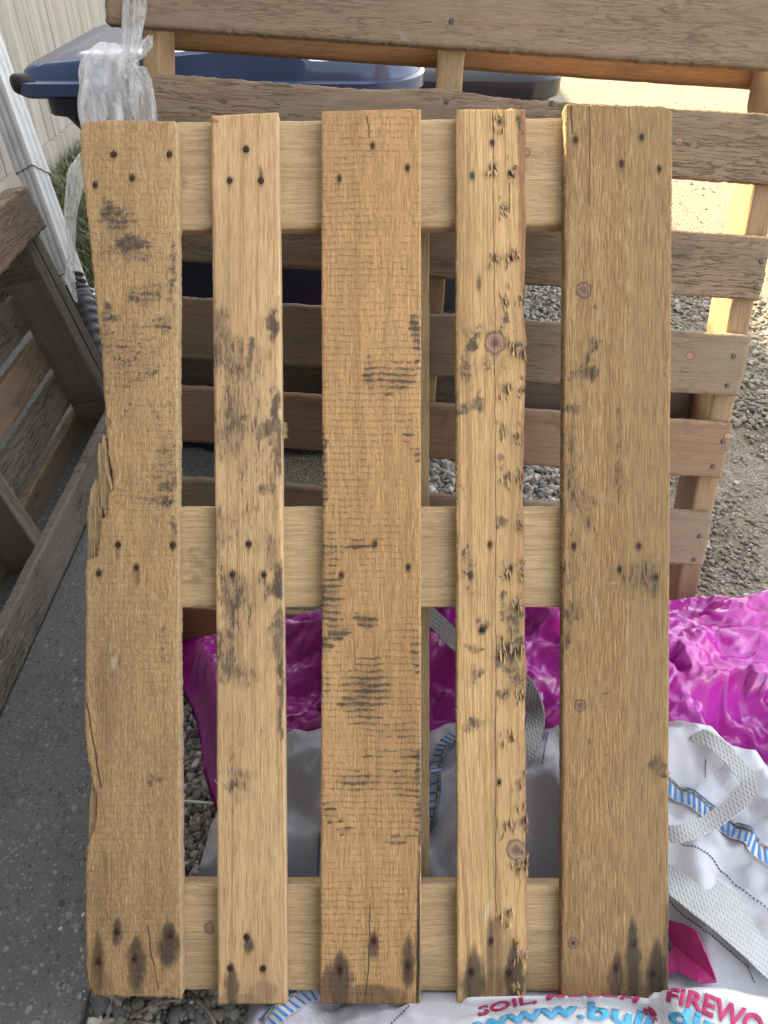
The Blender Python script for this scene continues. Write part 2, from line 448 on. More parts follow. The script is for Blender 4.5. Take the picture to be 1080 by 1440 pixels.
def deck(key, Lpts, Rpts, top, bot, nails, stains=(), wets=(), knots=(), pales=(), holes=(), tint=None, slant=(0, 0), grain=None, extra=None, jit=.0006, hairs=30, crackx=None, nail_s=1.0, nail_i=None, rusts=(), hole_nails=False):
    """outline and marks are measured on the photograph, the board stands in the pallet's own plane"""
    y0 = ly(bot); L = ly(top) - y0
    toy = lambda py: ly(py) - y0
    lf = interp(sorted((toy(py), lx(px)) for px, py in Lpts)); rf = interp(sorted((toy(py), lx(px)) for px, py in Rpts))
    wid = rf(L / 2) - lf(L / 2)
    ny = int(L / .003); nx = int(wid / .003)
    seed = sum(map(ord, key)) % 37
    V, Fc, Sm = board_data(L, lf, rf, .020, ny, nx, .0016, jit, .0005, seed)
    sl = (V[:, 0] - lf(L)) / max(wid, .01)
    V[:, 1] += np.where(V[:, 1] > L - .004, slant[0] * sl * S, 0) + np.where(V[:, 1] < .004, slant[1] * sl * S, 0)
    V = V.tolist(); Fc = list(Fc); Sm = list(Sm); nb = len(V)
    if extra: extra(V, Fc, Sm, toy)
    def hair(x, y, z, ang, ln, w, lift, cur=.3):
        n = len(V); a = ang
        dx, dy = math.cos(a), math.sin(a); nxx, nyy = -dy * w, dx * w
        mx, my = x + dx * ln * .55, y + dy * ln * .55
        tx, ty = x + math.cos(a + cur) * ln, y + math.sin(a + cur) * ln
        V.extend([(x - nxx, y - nyy, z), (x + nxx, y + nyy, z), (mx + nxx * .8, my + nyy * .8, z + lift), (mx - nxx * .8, my - nyy * .8, z + lift), (tx, ty, z + lift * 1.2), (x, y, z - w * 1.5), (mx, my, z + lift - w * 1.2)])
        Fc.extend([(n, n + 1, n + 2, n + 3), (n + 3, n + 2, n + 4), (n, n + 3, n + 6, n + 5), (n + 1, n + 5, n + 6, n + 2), (n + 3, n + 4, n + 6), (n + 2, n + 6, n + 4)]); Sm.extend([False] * 6)
    for _ in range(hairs):
        yy = random.random() * L; side = random.random() < .5
        x = lf(yy) if side else rf(yy)
        ang = (math.pi / 2 if random.random() < .5 else -math.pi / 2) + (1 if side else -1) * random.uniform(.1, .9) * (1 if random.random() < .5 else .4)
        hair(x + (.0006 if side else -.0006), yy, -.001, ang, random.uniform(.003, .009), random.uniform(.0002, .0005), random.uniform(0, .0015), random.uniform(-.5, .5))
    V = np.array(V)
    x, y, z = V[:, 0], V[:, 1], V[:, 2]
    px = (x + (PX0 - 540) * S) * F / D + 540; py = 720 - (y + y0 + (720 - PY0) * S) * F / D
    def ell(c, wp=0.0):
        cx, cy, rx, ry = c[:4]; st = c[4]; a = c[5] if len(c) > 5 else 0.0
        dx, dy = px + wpx * wp - cx, py + wpy * wp - cy
        u, v = dx * math.cos(a) + dy * math.sin(a), -dx * math.sin(a) + dy * math.cos(a)
        return st * (1 - sstep(0.35, 1.25, np.sqrt((u / rx) ** 2 + (v / ry) ** 2)))
    wpx = (vnoise(px * .09, py * .09, 31) - .5) * 13 + (vnoise(px * .25, py * .25, 32) - .5) * 6; wpy = (vnoise(px * .09, py * .09, 33) - .5) * 13 + (vnoise(px * .25, py * .25, 34) - .5) * 6
    def comb(lst, wp=0.0):
        s = np.zeros_like(px)
        for c in lst: s = 1 - (1 - s) * (1 - np.minimum(ell(c, wp * min(1, min(c[2], c[3]) / 9)), 1))
        return s
    st = comb(stains, 1.0) * .95
    we = np.zeros_like(px)
    for (cx, cy, w, up, dn, s_) in wets:      # dark flame-shaped marks round the nails
        dy = py - cy
        h = np.where(dy < 0, -dy / up, dy / dn)
        ww = w * np.where(dy < 0, np.clip(1 - h, 0.02, 1) ** .9, np.clip(1 - h * .5, .1, 1)) * (1 + .5 * (vnoise(py * .13 + cx, px * .25, cy) - .5))
        we = np.maximum(we, s_ * (1 - sstep(.3, 1.3, np.abs(px - cx) / ww)) * (1 - sstep(.5, 1.1, h)))
    ru = comb(rusts)
    if grain is None:
        g = x + .008 * (fbm(y * 2.5 + seed, x * 3, seed) - .5) * 2
    else:
        g = grain(x, y, L, lf, rf)
    kn = np.full_like(px, 3.0); rg = np.zeros_like(px); ck = np.full_like(px, 99.0)
    for (cx, cy, r, dark) in knots:
        kx, ky, a = lx(cx), toy(cy), r * S
        rho = (x - kx) ** 2 + ((y - ky) / 2.8) ** 2
        g = kx + (g - kx) * (1 - 1.6 * a * a / (rho + 1.5 * a * a))
        rr = np.sqrt((px - cx) ** 2 + (py - cy) ** 2 * .85) / r * (1 + .25 * (vnoise(px * .2, py * .2, cx) - .5))
        kn = np.minimum(kn, rr); rg = np.where(rr < 2, np.maximum(rg, dark), rg)
    kn = 3 - kn
    pl = comb(pales)
    ho = comb(holes)
    for (nxp, nyp) in nails:
        ho = np.maximum(ho, .85 * (1 - sstep(2.5, 6.0, np.sqrt((px - nxp) ** 2 * 1.2 + (py - nyp - (1 if hole_nails else 0)) ** 2 * .55))))
        we = np.maximum(we, .45 * (1 - sstep(.2, 1.2, np.sqrt(((px - nxp) / 6) ** 2 + ((py - nyp - 3) / 17) ** 2))))
    if crackx is not None:
        for (pts, wd) in crackx:
            cxs = np.interp(py, [p[1] for p in pts], [p[0] for p in pts], left=-999, right=-999) + (vnoise(py * .05, py * 0, 3) - .5) * 2
            dd = (px - cxs) / wd
            ck = np.where(np.abs(dd) < np.abs(ck), dd, ck)
    ck = 50 + np.clip(ck, -20, 20)
    ti = np.zeros_like(px) if tint is None else tint(px, py)
    pl[nb:] = np.where(np.arange(len(pl) - nb) % 3 == 0, .3, 0) if key != 'b1' else np.maximum(pl[nb:], .3)
    st[nb:] *= .3; we[nb:] *= .4; ho[nb:] = 0
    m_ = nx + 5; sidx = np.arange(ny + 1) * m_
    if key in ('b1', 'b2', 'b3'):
        for q in (m_ - 2, m_ - 1): pl[sidx + q] = np.maximum(pl[sidx + q], .45); st[sidx + q] *= .4  # right sides paler: fresh-sawn wood, plus light from the right put into the colour
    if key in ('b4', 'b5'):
        for q in (0, 1): we[sidx + q] = .42  # left sides darkened: shade away from the light, painted into the colour
    V[:, 2] = z
    m = Matrix.Translation((0, y0, 0))
    o = mesh_obj('deck_board', V, Fc, M[key], pal, Sm, {'g': g, 'stain': st, 'wet_shade': we, 'rust': ru, 'knot': kn, 'ring': rg, 'pale': pl, 'hole': ho, 'tint': ti, 'crk': ck}, m)
    for (nxp, nyp) in nails:
        nail(o, lx(nxp), toy(nyp), random.uniform(-.0018, -.0006) if hole_nails else random.uniform(-.0006, .0003), nail_i, nail_s * random.uniform(.82, 1.1))
    return o

# --- board 1: torn along its left edge
def torn(V, Fc, Sm, toy):
    def prism(pts, z0, z1, tilt=0.0):
        n = len(V); k = len(pts); cx = sum(p[0] for p in pts) / k
        V.extend([(lx(a), toy(b), z1 + tilt * (a - cx) * S) for a, b in pts]); V.extend([(lx(a), toy(b), z0) for a, b in pts])
        Fc.append(tuple(range(n + k - 1, n - 1, -1))); Fc.append(tuple(range(n + k, n + 2 * k)))
        for i in range(k):
            j = (i + 1) % k
            Fc.append((n + i, n + j, n + k + j, n + k + i))
        Sm.extend([False] * (k + 2))
    # pts go clockwise in the photograph's picture, i.e. counter-clockwise seen with y up when reversed
    prism([(131, 672), (123, 690), (120, 735), (120, 788), (131, 792), (138, 768), (141, 735), (140, 690)][::1], -.0195, -.009, .25)
    prism([(136, 622), (133, 640), (136, 690), (147, 728), (150, 726), (146, 660), (141, 628)], -.018, -.006, .4)
    prism([(142, 610), (141, 640), (147, 680), (152, 718), (154, 690), (151, 650), (147, 615)], -.017, -.0035, .3)
    prism([(146, 545), (146, 590), (150, 606), (158, 598), (155, 575), (150, 548)], -.018, -.004, .3)
    prism([(149, 664), (152, 676), (157, 690), (158, 684), (153, 668)], -.008, .002, .4)
    prism([(126, 1102), (123, 1130), (121, 1185), (124, 1190), (131, 1168), (133, 1130), (130, 1106)], -.0195, -.008, .2)
    for i in range(14):
        a = random.uniform(121, 152); b = random.uniform(620, 775)
        a = 122 + (a - 122) * .5 + (b < 700) * 14
        prism([(a, b), (a + .8, b + 18), (a + 2.0, b + 34), (a + 1.9, b + 15)], -.010, -.004 + random.random() * .003, .3)
b1L = [(116, 171), (113, 178), (112, 188), (114, 230), (118, 262), (122, 300), (127, 345), (131, 390), (135, 430), (141, 480), (144, 520), (145, 545), (147, 566), (148, 585), (156, 594), (149, 604), (150, 615), (152, 640), (157, 660), (158, 688), (151, 694),
       (150, 725), (141, 731), (140, 755), (136, 784), (122, 787), (120, 805), (120, 900), (119, 1000), (120, 1041), (124, 1070), (129, 1099), (136, 1125), (133, 1163), (124, 1185), (121, 1192), (120, 1300), (121, 1364), (124, 1385), (131, 1399)]
b1R = [(246, 171), (249, 178), (250, 300), (250, 700), (251, 850), (253, 1100), (255, 1399)]
n1 = [(160, 217), (238, 217), (134, 260), (186, 250), (166, 766), (243, 767), (192, 798), (139, 806), (165, 1310), (190, 1348), (139, 1352), (240, 1315)]
s1 = [(186, 344, 30, 14, 1.0, -.15), (160, 305, 10, 26, .55, -.6), (172, 312, 42, 30, .34, .6), (195, 362, 26, 12, .6), (243, 385, 6, 70, .6), (150, 437, 8, 18, .75), (160, 448, 12, 5, .7), (186, 422, 9, 7, .85),
      (205, 412, 40, 16, .5, -.35), (230, 455, 22, 14, .4), (150, 330, 26, 60, .3), (150, 500, 26, 80, .26), (218, 526, 10, 8, .6), (200, 560, 60, 90, .27), (232, 655, 22, 60, .36), (236, 680, 16, 14, .55), (228, 704, 24, 8, .6),
      (243, 750, 7, 30, .6), (200, 700, 50, 60, .22), (200, 480, 60, 60, .25), (232, 905, 10, 50, .34), (222, 1095, 14, 5, .6), (212, 1102, 6, 4, .8), (185, 1240, 60, 110, .17), (224, 1224, 8, 4, .5), (140, 900, 25, 90, .2)]
w1 = [(165, 1310, 11, 26, 26, .75), (192, 1350, 19, 44, 60, .85), (237, 1325, 21, 40, 44, .9), (137, 1355, 14, 60, 60, .7), (152, 960, 26, 90, 160, .38), (150, 1240, 34, 60, 90, .33), (192, 805, 8, 10, 26, .5), (166, 772, 7, 8, 22, .5)]
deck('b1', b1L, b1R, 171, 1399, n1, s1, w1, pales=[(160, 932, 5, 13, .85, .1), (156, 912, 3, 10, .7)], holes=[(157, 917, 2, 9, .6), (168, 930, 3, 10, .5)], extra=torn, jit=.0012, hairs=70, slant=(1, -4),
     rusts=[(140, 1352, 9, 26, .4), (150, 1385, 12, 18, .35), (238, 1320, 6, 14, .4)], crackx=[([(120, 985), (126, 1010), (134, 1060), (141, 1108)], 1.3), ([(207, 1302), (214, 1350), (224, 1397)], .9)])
# --- board 2: planed, smeared with tyre dirt
b2L = [(297, 163), (298, 300), (301, 600), (304, 900), (306, 1411)]
b2R = [(391, 163), (394, 400), (397, 700), (400, 1000), (403, 1411)]
n2 = [(346, 210), (323, 254), (367, 254), (350, 765), (327, 808), (371, 808), (347, 1318), (324, 1361), (370, 1362)]
s2 = [(310, 470, 18, 60, .62), (345, 500, 50, 34, .40), (385, 455, 8, 30, .7), (386, 462, 14, 5, .9), (340, 560, 46, 60, .42), (318, 600, 24, 50, .5), (352, 500, 5, 26, .7, .2), (340, 490, 4, 20, .7), (344, 588, 7, 5, 1.0), (330, 596, 24, 5, .7, -.5),
      (389, 562, 9, 15, 1.05), (391, 600, 10, 44, 1.05), (371, 604, 12, 15, .9, .4), (393, 645, 6, 30, .8), (350, 640, 50, 60, .34), (372, 690, 18, 10, .6, -.4), (385, 685, 10, 40, .4), (350, 740, 50, 60, .32), (380, 780, 12, 30, .5), (310, 760, 14, 60, .5),
      (325, 835, 24, 40, .5), (350, 830, 46, 40, .36), (393, 815, 12, 34, .85), (392, 833, 18, 8, 1.1), (330, 900, 34, 60, .42), (315, 920, 16, 40, .5), (394, 905, 9, 60, .95), (397, 980, 6, 70, .9), (384, 900, 10, 60, .4, .25), (335, 950, 34, 24, .45),
      (340, 1090, 46, 12, .38), (330, 1104, 20, 7, .6), (325, 1040, 24, 60, .28), (330, 1150, 34, 90, .22), (372, 1030, 14, 30, .28), (350, 1330, 12, 8, .6), (362, 1300, 30, 60, .14), (395, 420, 5, 40, .4)]
w2 = [(326, 1384, 15, 38, 44, .85), (349, 1330, 8, 24, 16, .7), (370, 1390, 34, 16, 30, .45), (345, 1404, 60, 10, 12, .5), (371, 1366, 7, 10, 20, .4), (367, 246, 4, 22, 6, .8)]
def splay(V, Fc, Sm, toy):
    for i in range(9):
        x, y = lx(297 + i * 1.5), toy(163)
        a = math.pi * .5 + random.uniform(.35, 1.25); ln = random.uniform(.008, .016); n = len(V); w = .0008
        tx, ty = x + math.cos(a) * ln, y - .008 + math.sin(a) * ln * .6
        V.extend([(x - w, y - .009, -.001), (x + w, y - .009, -.001), (tx, ty, .005 + random.random() * .004), (x, y - .009, -.003)])
        Fc.extend([(n, n + 1, n + 2), (n + 1, n + 3, n + 2), (n + 3, n, n + 2)]); Sm.extend([False] * 3)
    for i in range(7):      # dried mud caught on the edge
        x, y = lx(401), toy(596 + i * 3); n = len(V); r = random.uniform(.0015, .003)
        V.extend([(x - r, y - r, -.006), (x + r * 1.6, y - r * .6, -.004), (x + r, y + r, -.001), (x - r, y + r, .001)])
        Fc.extend([(n, n + 1, n + 2, n + 3), (n, n + 2, n + 1)]); Sm.extend([False] * 2)
def grain2(x, y, L, lf, rf):
    c = lf(L / 2) + .05
    return (x - c) * (1 + .35 * np.sin(y * 2.1)) + .006 * (fbm(y * 2, x * 3, 4) - .5) + c
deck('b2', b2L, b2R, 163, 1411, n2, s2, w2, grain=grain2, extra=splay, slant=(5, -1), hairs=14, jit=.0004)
# --- board 3: chattery saw marks
b3L = [(452, 156), (452, 400), (454, 700), (452, 1000), (450, 1411)]
b3R = [(592, 156), (592, 700), (592, 1380), (591, 1411)]
n3 = [(524, 204), (477, 250), (573, 235), (527, 764), (480, 808), (574, 797), (526, 1322), (478, 1363), (574, 1357)]
s3 = [(586, 462, 10, 26, .8), (588, 500, 6, 30, .6), (519, 525, 5, 34, .5), (545, 530, 44, 30, .38), (565, 535, 24, 16, .42), (455, 640, 5, 44, .95), (456, 690, 5, 30, .7), (587, 640, 8, 16, .5), (500, 770, 34, 10, .5), (463, 790, 14, 60, .4), (466, 850, 22, 44, .58),
      (475, 888, 22, 10, .95), (516, 872, 17, 15, .85), (458, 905, 10, 12, .9), (515, 975, 40, 60, .52), (515, 965, 16, 14, .7), (495, 990, 26, 12, .5), (585, 920, 10, 40, .5), (588, 1075, 6, 34, .85), (578, 1060, 18, 14, .45), (500, 1098, 40, 18, .44), (566, 1100, 28, 30, .36),
      (465, 1145, 14, 24, .42), (486, 1168, 16, 8, .6), (482, 1152, 6, 6, .7), (560, 1180, 34, 8, .36), (588, 1140, 6, 60, .5), (560, 1030, 34, 16, .3), (530, 1060, 40, 10, .28), (460, 960, 8, 40, .3), (572, 600, 20, 40, .25)]
w3 = [(478, 1378, 26, 50, 60, .95), (574, 1352, 13, 50, 50, .85), (526, 1330, 11, 30, 24, .8), (588, 1340, 5, 160, 90, .8), (520, 1400, 90, 22, 20, .65), (460, 1385, 14, 40, 40, .7)]
def grain3(x, y, L, lf, rf):
    c = lx(520); w = .03 + .012 * (1 - y / L)
    yy = y - .52 * L
    return x + .018 * np.exp(-((x - c + .015) / .03) ** 2) * np.tanh(yy * 5) + .006 * (fbm(y * 6, x * 3, 8) - .5) + .0012 * np.sin(y * 260 + 9 * fbm(x * 30, y * 4, 2))
deck('b3', b3L, b3R, 156, 1411, n3, s3, w3, grain=grain3, slant=(2, -2), hairs=36, jit=.0007, nail_s=.8, hole_nails=True, rusts=[(574, 1362, 6, 18, .7), (478, 1366, 5, 14, .6), (526, 1324, 6, 10, .5), (590, 1360, 4, 60, .5)],
     crackx=[([(519, 1270), (520, 1330), (514, 1400)], .9), ([(516, 160), (519, 196)], .8), ([(592, 1100), (588, 1300), (586, 1410)], 1.5)])
# --- board 4: knotty, chipped by staples down its right half, waney edge
chips = [(704, 168), (722, 240), (693, 232), (708, 292), (722, 360), (696, 362), (710, 422), (735, 420), (724, 486), (736, 492), (712, 545), (733, 547), (706, 605), (727, 612), (712, 668), (730, 672), (728, 738), (714, 800), (733, 803), (728, 850), (712, 908), (728, 912),
         (710, 975), (731, 975), (716, 1035), (731, 1100), (718, 1160), (734, 1152), (726, 1218), (737, 1212), (714, 1285), (733, 1342), (725, 1390)]
def chipped(V, Fc, Sm, toy):
    for (a, b) in chips:
        big = random.random()
        for i in range(random.randint(6, 12)):
            x = lx(a + random.uniform(-8, 8) * (.5 + .6 * big)); y = toy(b + random.uniform(-12, 8))
            ln = random.uniform(.007, .016) * (.6 + .7 * big); w = random.uniform(.0006, .0016); an = (-math.pi / 2 if random.random() < .8 else math.pi / 2) + random.gauss(0, .16); lift = random.uniform(.0006, .0048) * (.5 + big)
            dx, dy = math.cos(an), math.sin(an); n = len(V)
            mx, my = x + dx * ln * .6, y + dy * ln * .6
            V.extend([(x - w, y, -.001), (x + w, y, -.001), (mx + w * 1.1, my, lift * .8), (mx - w * .9, my, lift), (x + dx * ln + w * .4, y + dy * ln, lift * 1.3), (mx, my, -.001)])
            Fc.extend([(n, n + 3, n + 2, n + 1), (n + 3, n + 4, n + 2), (n + 1, n + 2, n + 5), (n, n + 5, n + 3), (n + 3, n + 5, n + 4), (n + 2, n + 4, n + 5)]); Sm.extend([False] * 6)
b4L = [(642, 154), (642, 700), (643, 1409)]
b4R = [(739, 154), (740, 200), (738, 260), (740, 300), (738, 400), (736, 440), (741, 480), (738, 560), (737, 620), (735, 700), (738, 745), (736, 800), (739, 830), (738, 900), (741, 940), (738, 1000), (740, 1100), (739, 1200), (744, 1215), (741, 1240), (742, 1340), (740, 1409)]
n4 = [(692, 200), (664, 246), (717, 243), (689, 765), (662, 808), (714, 806), (690, 1322), (663, 1366), (715, 1367)]
s4 = [(662, 482, 10, 9, 1.3), (662, 470, 14, 14, .4), (680, 465, 16, 16, .4), (655, 520, 14, 40, .48), (660, 573, 22, 12, .62), (672, 560, 8, 14, .7), (652, 577, 9, 6, .9), (724, 490, 14, 18, .62), (720, 470, 40, 40, .25), (712, 446, 7, 8, .8), (690, 515, 36, 26, .3), (704, 735, 9, 9, .8),
      (708, 800, 16, 20, .4), (655, 790, 14, 26, .5), (706, 846, 9, 12, .8), (728, 880, 11, 50, .75), (718, 870, 24, 26, .5), (712, 920, 24, 30, .55), (722, 940, 16, 40, .6), (678, 880, 12, 18, .5), (665, 912, 22, 6, .7, .2), (672, 945, 16, 12, .55), (664, 958, 20, 10, .4), (705, 978, 9, 9, .7), (730, 970, 9, 26, .5),
      (670, 1018, 16, 7, .65), (658, 1026, 14, 6, .6, .4), (690, 1018, 6, 8, .4), (664, 830, 20, 30, .3), (714, 600, 10, 60, .22), (728, 700, 8, 60, .25), (655, 690, 12, 30, .25), (730, 1060, 8, 60, .3), (708, 360, 6, 8, .5), (708, 285, 6, 5, .6), (733, 175, 7, 14, .6)] + [(a + 2, b + 6, 6, 9, .35) for a, b in chips[::3]]
w4 = [(666, 1385, 24, 70, 40, .85), (690, 1340, 10, 70, 60, .75), (722, 1380, 22, 70, 40, .95), (700, 1400, 60, 60, 20, .6), (705, 1320, 30, 50, 60, .45)]
def tint4(px, py):
    e = np.interp(py, [150, 250, 450, 520, 620, 900, 1100, 1409], [725, 728, 733, 737, 731, 735, 736, 739])
    return .8 * sstep(-1.5, 3.5, px - e + 3 * (vnoise(px * .3, py * .12, 2) - .5))
def grain4(x, y, L, lf, rf):
    return x * 1.05 + .018 * np.tanh((y - L * .16) * 4) * np.exp(-((x - lf(0)) / .045) ** 2) + .006 * (fbm(y * 4, x * 3, 2) - .5)
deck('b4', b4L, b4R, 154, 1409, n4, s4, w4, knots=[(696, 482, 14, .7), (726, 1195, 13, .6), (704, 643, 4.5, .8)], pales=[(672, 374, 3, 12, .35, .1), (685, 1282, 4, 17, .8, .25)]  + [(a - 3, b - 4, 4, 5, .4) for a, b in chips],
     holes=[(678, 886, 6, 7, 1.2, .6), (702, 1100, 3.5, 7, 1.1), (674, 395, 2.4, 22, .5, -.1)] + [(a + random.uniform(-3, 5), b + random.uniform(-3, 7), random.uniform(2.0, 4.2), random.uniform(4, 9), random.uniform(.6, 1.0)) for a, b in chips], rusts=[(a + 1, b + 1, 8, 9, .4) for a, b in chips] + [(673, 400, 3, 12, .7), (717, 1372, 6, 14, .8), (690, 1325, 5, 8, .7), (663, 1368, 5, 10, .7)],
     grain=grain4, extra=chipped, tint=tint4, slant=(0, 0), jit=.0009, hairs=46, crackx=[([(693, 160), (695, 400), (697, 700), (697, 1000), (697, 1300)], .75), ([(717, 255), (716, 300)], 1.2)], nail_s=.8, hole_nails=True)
# --- board 5: fibrous, smoother on the right
b5L = [(795, 147), (794, 400), (792, 700), (791, 1100), (790, 1385), (790, 1409)]
b5R = [(938, 147), (946, 158), (945, 300), (943, 560), (941, 900), (940, 1409)]
n5 = [(809, 196), (902, 192), (874, 229), (927, 237), (807, 767), (898, 767), (871, 800), (922, 811), (867, 1360), (891, 1326), (918, 1368)]
s5 = [(826, 500, 7, 36, .5, .5), (838, 490, 5, 24, .6, .6), (832, 522, 18, 8, .85), (818, 530, 30, 8, .55), (835, 433, 6, 6, .8), (802, 575, 10, 10, .8, -.6), (805, 640, 14, 90, .42), (836, 705, 10, 9, .6), (815, 720, 24, 60, .38), (870, 640, 6, 90, .4), (868, 690, 4, 20, .5), (805, 800, 20, 30, .42), (806, 862, 18, 16, .62),
      (797, 885, 6, 30, .6), (905, 800, 32, 34, .34), (918, 815, 12, 40, .5), (890, 820, 40, 30, .22), (924, 1074, 14, 14, .62), (934, 1090, 16, 4, .7), (915, 660, 6, 8, .4), (905, 520, 6, 6, .4), (851, 975, 4, 3, .7), (851, 994, 4, 3, .6), (852, 1062, 4, 3, .5), (828, 1044, 4, 6, .45), (800, 1200, 14, 160, .2), (935, 480, 6, 90, .25), (880, 950, 60, 200, .1)]
w5 = [(890, 1345, 15, 70, 90, .95), (868, 1375, 17, 50, 50, .8), (924, 1370, 20, 66, 60, .9), (938, 1320, 8, 70, 90, .7), (900, 1405, 60, 30, 10, .6), (925, 1078, 16, 40, 30, .3)]
def tint5(px, py):
    e = np.interp(py, [147, 1400], [890, 879])
    return .75 * sstep(-1.2, 1.2, px - e) * (1 - .5 * sstep(0, 3, px - np.interp(py, [147, 1400], [934, 926])))
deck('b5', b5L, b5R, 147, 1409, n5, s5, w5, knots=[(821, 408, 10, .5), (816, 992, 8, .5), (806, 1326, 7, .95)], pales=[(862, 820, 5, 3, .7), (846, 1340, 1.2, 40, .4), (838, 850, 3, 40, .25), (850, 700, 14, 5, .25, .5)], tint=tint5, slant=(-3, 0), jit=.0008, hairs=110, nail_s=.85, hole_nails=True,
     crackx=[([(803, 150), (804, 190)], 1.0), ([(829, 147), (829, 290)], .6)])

# --- cross boards, runners, blocks
Dc = D + .0205
for (pts, zz) in (((320, 168), 0), ((854, 712), 1), ((1394, 1244), 2)):
    bot, top = pts
    yb, yt = ly(bot, Dc) , ly(top, Dc)
    tilt = (.011, .0, -.004)[zz]
    x0, x1 = lx(123, Dc), lx(936, Dc)
    ex = Vector((0, 1, 0)) ; ey = Vector((1, tilt, 0)).normalized()
    o = plank('cross_board', M['cross'], pal, (x0, (yb + yt) / 2 - tilt * .4, -.0205), (0, -1, 0) if False else (-ey.y, ey.x, 0), ey, yt - yb, x1 - x0, .022, nx=20, ny=80, jit=.0007)
    o.matrix_local = frame(Vector((-ey.y, ey.x, 0)), -ey, Vector((0, 0, 1)), (x1, (yb + yt) / 2 + tilt * .4, -.0205))
    if zz == 2:
        k = o.data.attributes; n = len(o.data.vertices); co = np.empty(n * 3); o.data.vertices.foreach_get('co', co); co = co.reshape(-1, 3)
        kx, ky = -(ly(1306, Dc) - (yb + yt) / 2) * -1, x1 - lx(294, Dc)
        rr = np.sqrt((co[:, 0] - kx) ** 2 + ((co[:, 1] - ky) * 1.25) ** 2) / .0095
        k['knot'].data.foreach_set('value', (3 - np.minimum(rr, 3)).astype(np.float32))
cy = [(ly(320, Dc) + ly(168, Dc)) / 2, (ly(854, Dc) + ly(712, Dc)) / 2, (ly(1394, Dc) + ly(1244, Dc)) / 2]
yb0, yt0 = ly(1396), ly(160)
for i, (a, b) in enumerate(((lx(540 - .40 * F / D), lx(540 - .305 * F / D)), (lx(540 - .075 * F / D), lx(540 + .0665 * F / D)), (lx(540 + .285 * F / D), lx(540 + .37 * F / D)))):
    plank('runner', M['cross'], pal, ((a + b) / 2, yb0, -.078), (1, 0, 0), (0, 1, 0), b - a, yt0 - yb0, .02)
    for c in cy:
        plank('block', M['post'], pal, ((a + b) / 2, c - .06, -.043), (1, 0, 0), (0, 1, 0), b - a - .006, .12, .0345, ny=8)

# ================================================================== BACK PALLET
rl, tl = R(3.9), R(17.0)
r_ = (RIGHT * math.cos(rl) - UP * math.sin(rl)).normalized()
u0 = RIGHT * math.sin(rl) + UP * math.cos(rl)
u_ = (u0 * math.cos(tl) - FWD * math.sin(tl)).normalized()
n_ = r_.cross(u_).normalized()
anchor = at_depth(640, 165, 1.205)
# base: where the plane meets the ground below the anchor
tz = anchor.z / u_.z
bo = anchor - u_ * tz
back = empty('wooden_pallet', 'tall weathered grey-brown pallet with horizontal boards standing behind the pale pine one', 'pallet', frame(r_, u_, n_, bo))
def bl(px, py, off=0.0):
    p = hit_plane(px, py, bo - n_ * off, n_) - bo
    return p.dot(r_), p.dot(u_)
XL = bl(150, 40)[0]; XLb = bl(176, 130)[0]
rows = [  # (top px, bottom px) at x=1000, right end px, material
    (-30, 90.5, (1140, 60), 'weath2'), (152, 253, (1112, 210), 'weath'), (327, 418, (1076, 380), 'weath'), (468, 555, (1048, 515), 'weath2'), (594, 672, (1022, 638), 'red'), (723.5, 797, (995, 762), 'weath2')]
bks = []
for i, (a, b, e, mt) in enumerate(rows):
    ya, yb_ = bl(1000, a)[1], bl(1000, b)[1]
    xe = bl(*e)[0]; xs = XL if i == 0 else XLb
    w = ya - yb_; L = xe - xs
    warp = None
    if i == 1:   # waney upper edge
        f2 = lambda y, w=w, L=L: -w / 2 + .012 * math.sin((y / L) * 5.0) * math.exp(-((y / L - .5) * 3) ** 2)
        warp = (lambda y, w=w, L=L: -w / 2 + (.010 * math.exp(-((y / L - .62) * 9) ** 2)), lambda y, w=w: w / 2)
        warp = (lambda y, w=w: -w / 2, lambda y, w=w, L=L: w / 2 - .010 + .013 * math.exp(-((y / L - .42) * 6) ** 2) + .009 * (y < L * .3) * (1 - y / (L * .3)) + .004 * max(0, .5 - y / L) * 0)
        warp = (lambda y, w=w: -w / 2, lambda y, w=w, L=L: w / 2 - .006 * math.sin(y / L * 2.4 + .2) + .008 * math.exp(-((L - y) / L - .47) ** 2 / .004))
    # length runs from the right end to the left end so that the face looks towards the camera
    o = plank('deck_board', M[mt], back, (xe, (ya + yb_) / 2, 0), (0, 1, 0), (-1, 0, 0), w, L, .021, nx=22, ny=int(L / .006), jit=.0016, ch=.0025, warp=warp, seed=i * 3.7)
    bks.append((o, w, L, xe, (ya + yb_) / 2))
def bnail(i, px, py):
    o, w, L, xe, yc = bks[i]; a, b = bl(px, py)
    nail(o, b - yc, xe - a, 0.0005, 5)
for i, lst in enumerate([[(635, 30)], [(628, 143), (776, 145)], [(1071, 368), (1064, 404)], [(1032, 501), (1023, 542)], [(1017, 621), (1003, 656)], [(984, 754), (976, 787)]]):
    for q in lst: bnail(i, *q)
def post(pxf0, pxf1, py, ytop, off=.0215, dep=.088, mat='post', py2=None, q2=None):
    x0, x1 = bl(pxf0, py, off)[0], bl(pxf1, py, off)[0]
    yy = ytop
    return plank('stringer', M[mat], back, ((x0 + x1) / 2, .006, -off), (1, 0, 0), (0, 1, 0), x1 - x0, yy, dep, nx=6, ch=.002, jit=.0006)
YT = bl(1000, -20)[1]
pR = post(1024, 1056, 450, YT)
pM = post(616, 652, 95, YT)
pL = post(200, 224, 75, YT)
